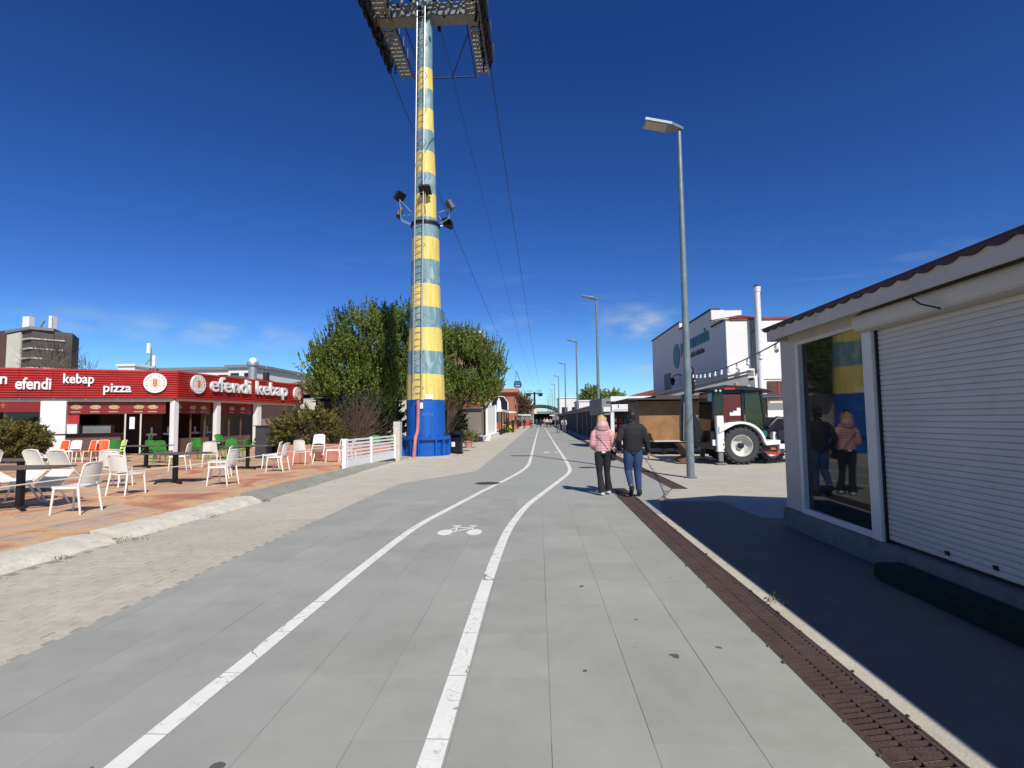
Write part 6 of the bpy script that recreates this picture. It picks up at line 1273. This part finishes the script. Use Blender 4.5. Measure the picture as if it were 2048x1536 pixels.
for i in range(13): f = i/12; sp_.append((1.56-.36*f, 11.02-.035*sin(pi*f)-.045, .90+.44*f))
MB().tube(sp_, .008, 6).build('strap', m_pinkj, bg_)
MB().box(-.03,.04,-.125,-.118,.875,.905).build('jacket_label', m_white, wm, w=False)
# --- distant walkers
def farfig(variant):
    r1 = {0: .16, 1: .19, 2: .15}[variant]; st = {0: .16, 1: .12, 2: .05}[variant]
    top = loftmesh([([(0,0,.9),(0,0,1.1),(0,0,1.35),(0,0,1.45)], [(r1,.11),(r1-.02,.11),(r1+.05,.12),(.08,.07)], 1), ([(-.2,0,1.38),(-.26,-.03,1.1),(-.25,.08,.88)], [.065,.055,.04], 1), ([(.2,0,1.38),(.26,.02,1.1),(.25,-.04,.88)], [.065,.055,.04], 1)], .03, 'top', 1)
    leg = loftmesh([([(0,0,.98),(0,0,.86)], [(.16,.11),(.15,.11)], 1), ([(-.09,0,.9),(-.1,st*.5,.5),(-.1,st,.08)], [.09,.07,.06], 1), ([(.09,0,.9),(.1,-st*.4,.5),(.1,-st,.1)], [.09,.07,.06], 1), ([(-.1,st,.05),(-.1,st+.14,.04)], [.05,.04], 1), ([(.1,-st,.06),(.1,-st+.14,.04)], [.05,.04], 1)], .03, 'trousers', 1)
    hd = loftmesh([([(0,0,1.42),(0,.0,1.52),(0,.01,1.6),(0,.01,1.72)], [(.05,.05),(.07,.08),(.085,.10),(.05,.06)], 1)], .025, 'head', 1)
    return top, leg, hd
FV = [farfig(i) for i in range(3)]
cm_ = {k: M(k+'_clothes', c, .8, var=.1, bump=0) for k, c in dict(black=(.012,.012,.014), white=(.6,.6,.6), blue=(.03,.07,.2), grey=(.12,.12,.12), pink=(.5,.3,.3), red=(.4,.05,.04), beige=(.4,.33,.24), navy=(.015,.02,.05)).items()}
for x, y, v, tpc, lgc, rz, lb in (
    (-3.55,60,1,'black','black',20,'person in black standing beside the cafe pavilion'),(-3.0,62,0,'black','navy',-10,'person in dark clothes next to the flower bed'),
    (-3.1,80,0,'black','black',0,'person in dark clothes walking on the left pavement'),(-2.3,86,1,'navy','black',0,'dark figure walking near the left edge of the road'),
    (-1.2,88,0,'red','navy',5,'person in a reddish top at the left of the bike lane'),(-.4,112,1,'blue','blue',0,'distant person in blue left of the lane lines'),
    (.45,104,1,'navy','black',10,'distant dark figure in the middle of the bike lane'),(1.5,93,0,'white','black',0,'person in white top and black trousers right of the lane line'),
    (2.05,91,1,'pink','black',0,'person in pale pink top on the far right of the road'),(2.15,57.5,0,'black','grey',8,'person with dark top and pale grey trousers near the shaded shops'),
    (2.75,57.2,2,'white','beige',-8,'person in white top and beige trousers nearest the shaded shops'),(1.1,97,2,'beige','grey',0,'small distant person in beige beside the person in white')):
    t = thing('person', (x, y, 0), lb, 'person', rz=radians(rz)); a, l_, h_ = FV[v]
    for nm, me, mt in (('top', a, cm_[tpc]), ('trousers', l_, cm_[lgc]), ('head', h_, m_skin if v != 1 else m_hairk)):
        m2 = me.copy(); m2.materials.clear(); m2.materials.append(mt); link(nm, m2, mt, t)
t = thing('stroller', (.1,106,0), 'small dark parked scooter-like cart between the far walkers', 'cart')
MB().box(-.35,.55,105.8,106.4,.3,.9).build('body', m_dark, t, bevel=.05)
for x_ in (-.25, .45): 
    b = MB(); b.T = Matrix.Translation((x_,106,.2)) @ Matrix.Rotation(pi/2, 4, 'Y'); b.lathe([(.2,-.04),(.2,.04)], 12); b.build('wheel', m_tyre, t)
# grass tufts in the kerb joints and round the tower base
P = []
for cx, cy, n_, r_ in ((-5.62,7.0,60,.12),(-5.60,6.0,26,.08),(-5.5,8.7,30,.06),(-5.45,10.4,40,.06),(-6.0,21.9,60,.2),(-5.6,21.8,40,.15),(2.0,4.72,30,.05),(-5.68,5.2,26,.1)):
    P += [(cx+RNG.normal()*r_, cy+RNG.normal()*r_*.8, .02+.03*RNG.random()) for _ in range(n_)]
gt_ = bpy.data.objects.new('tmp', None); gt_.matrix_basis = Matrix.Identity(4)
o = leaves('weeds', np.array(P), .012, m_leafo, gt_, np.tile([0,0,1.], (len(P), 1)), 3.0); o.parent = None; bpy.data.objects.remove(gt_)
tag(o, 'tiny weeds growing in the kerb joints and round the tower base', 'weeds', kind='stuff')
for nm in ('street_lamp',): pass
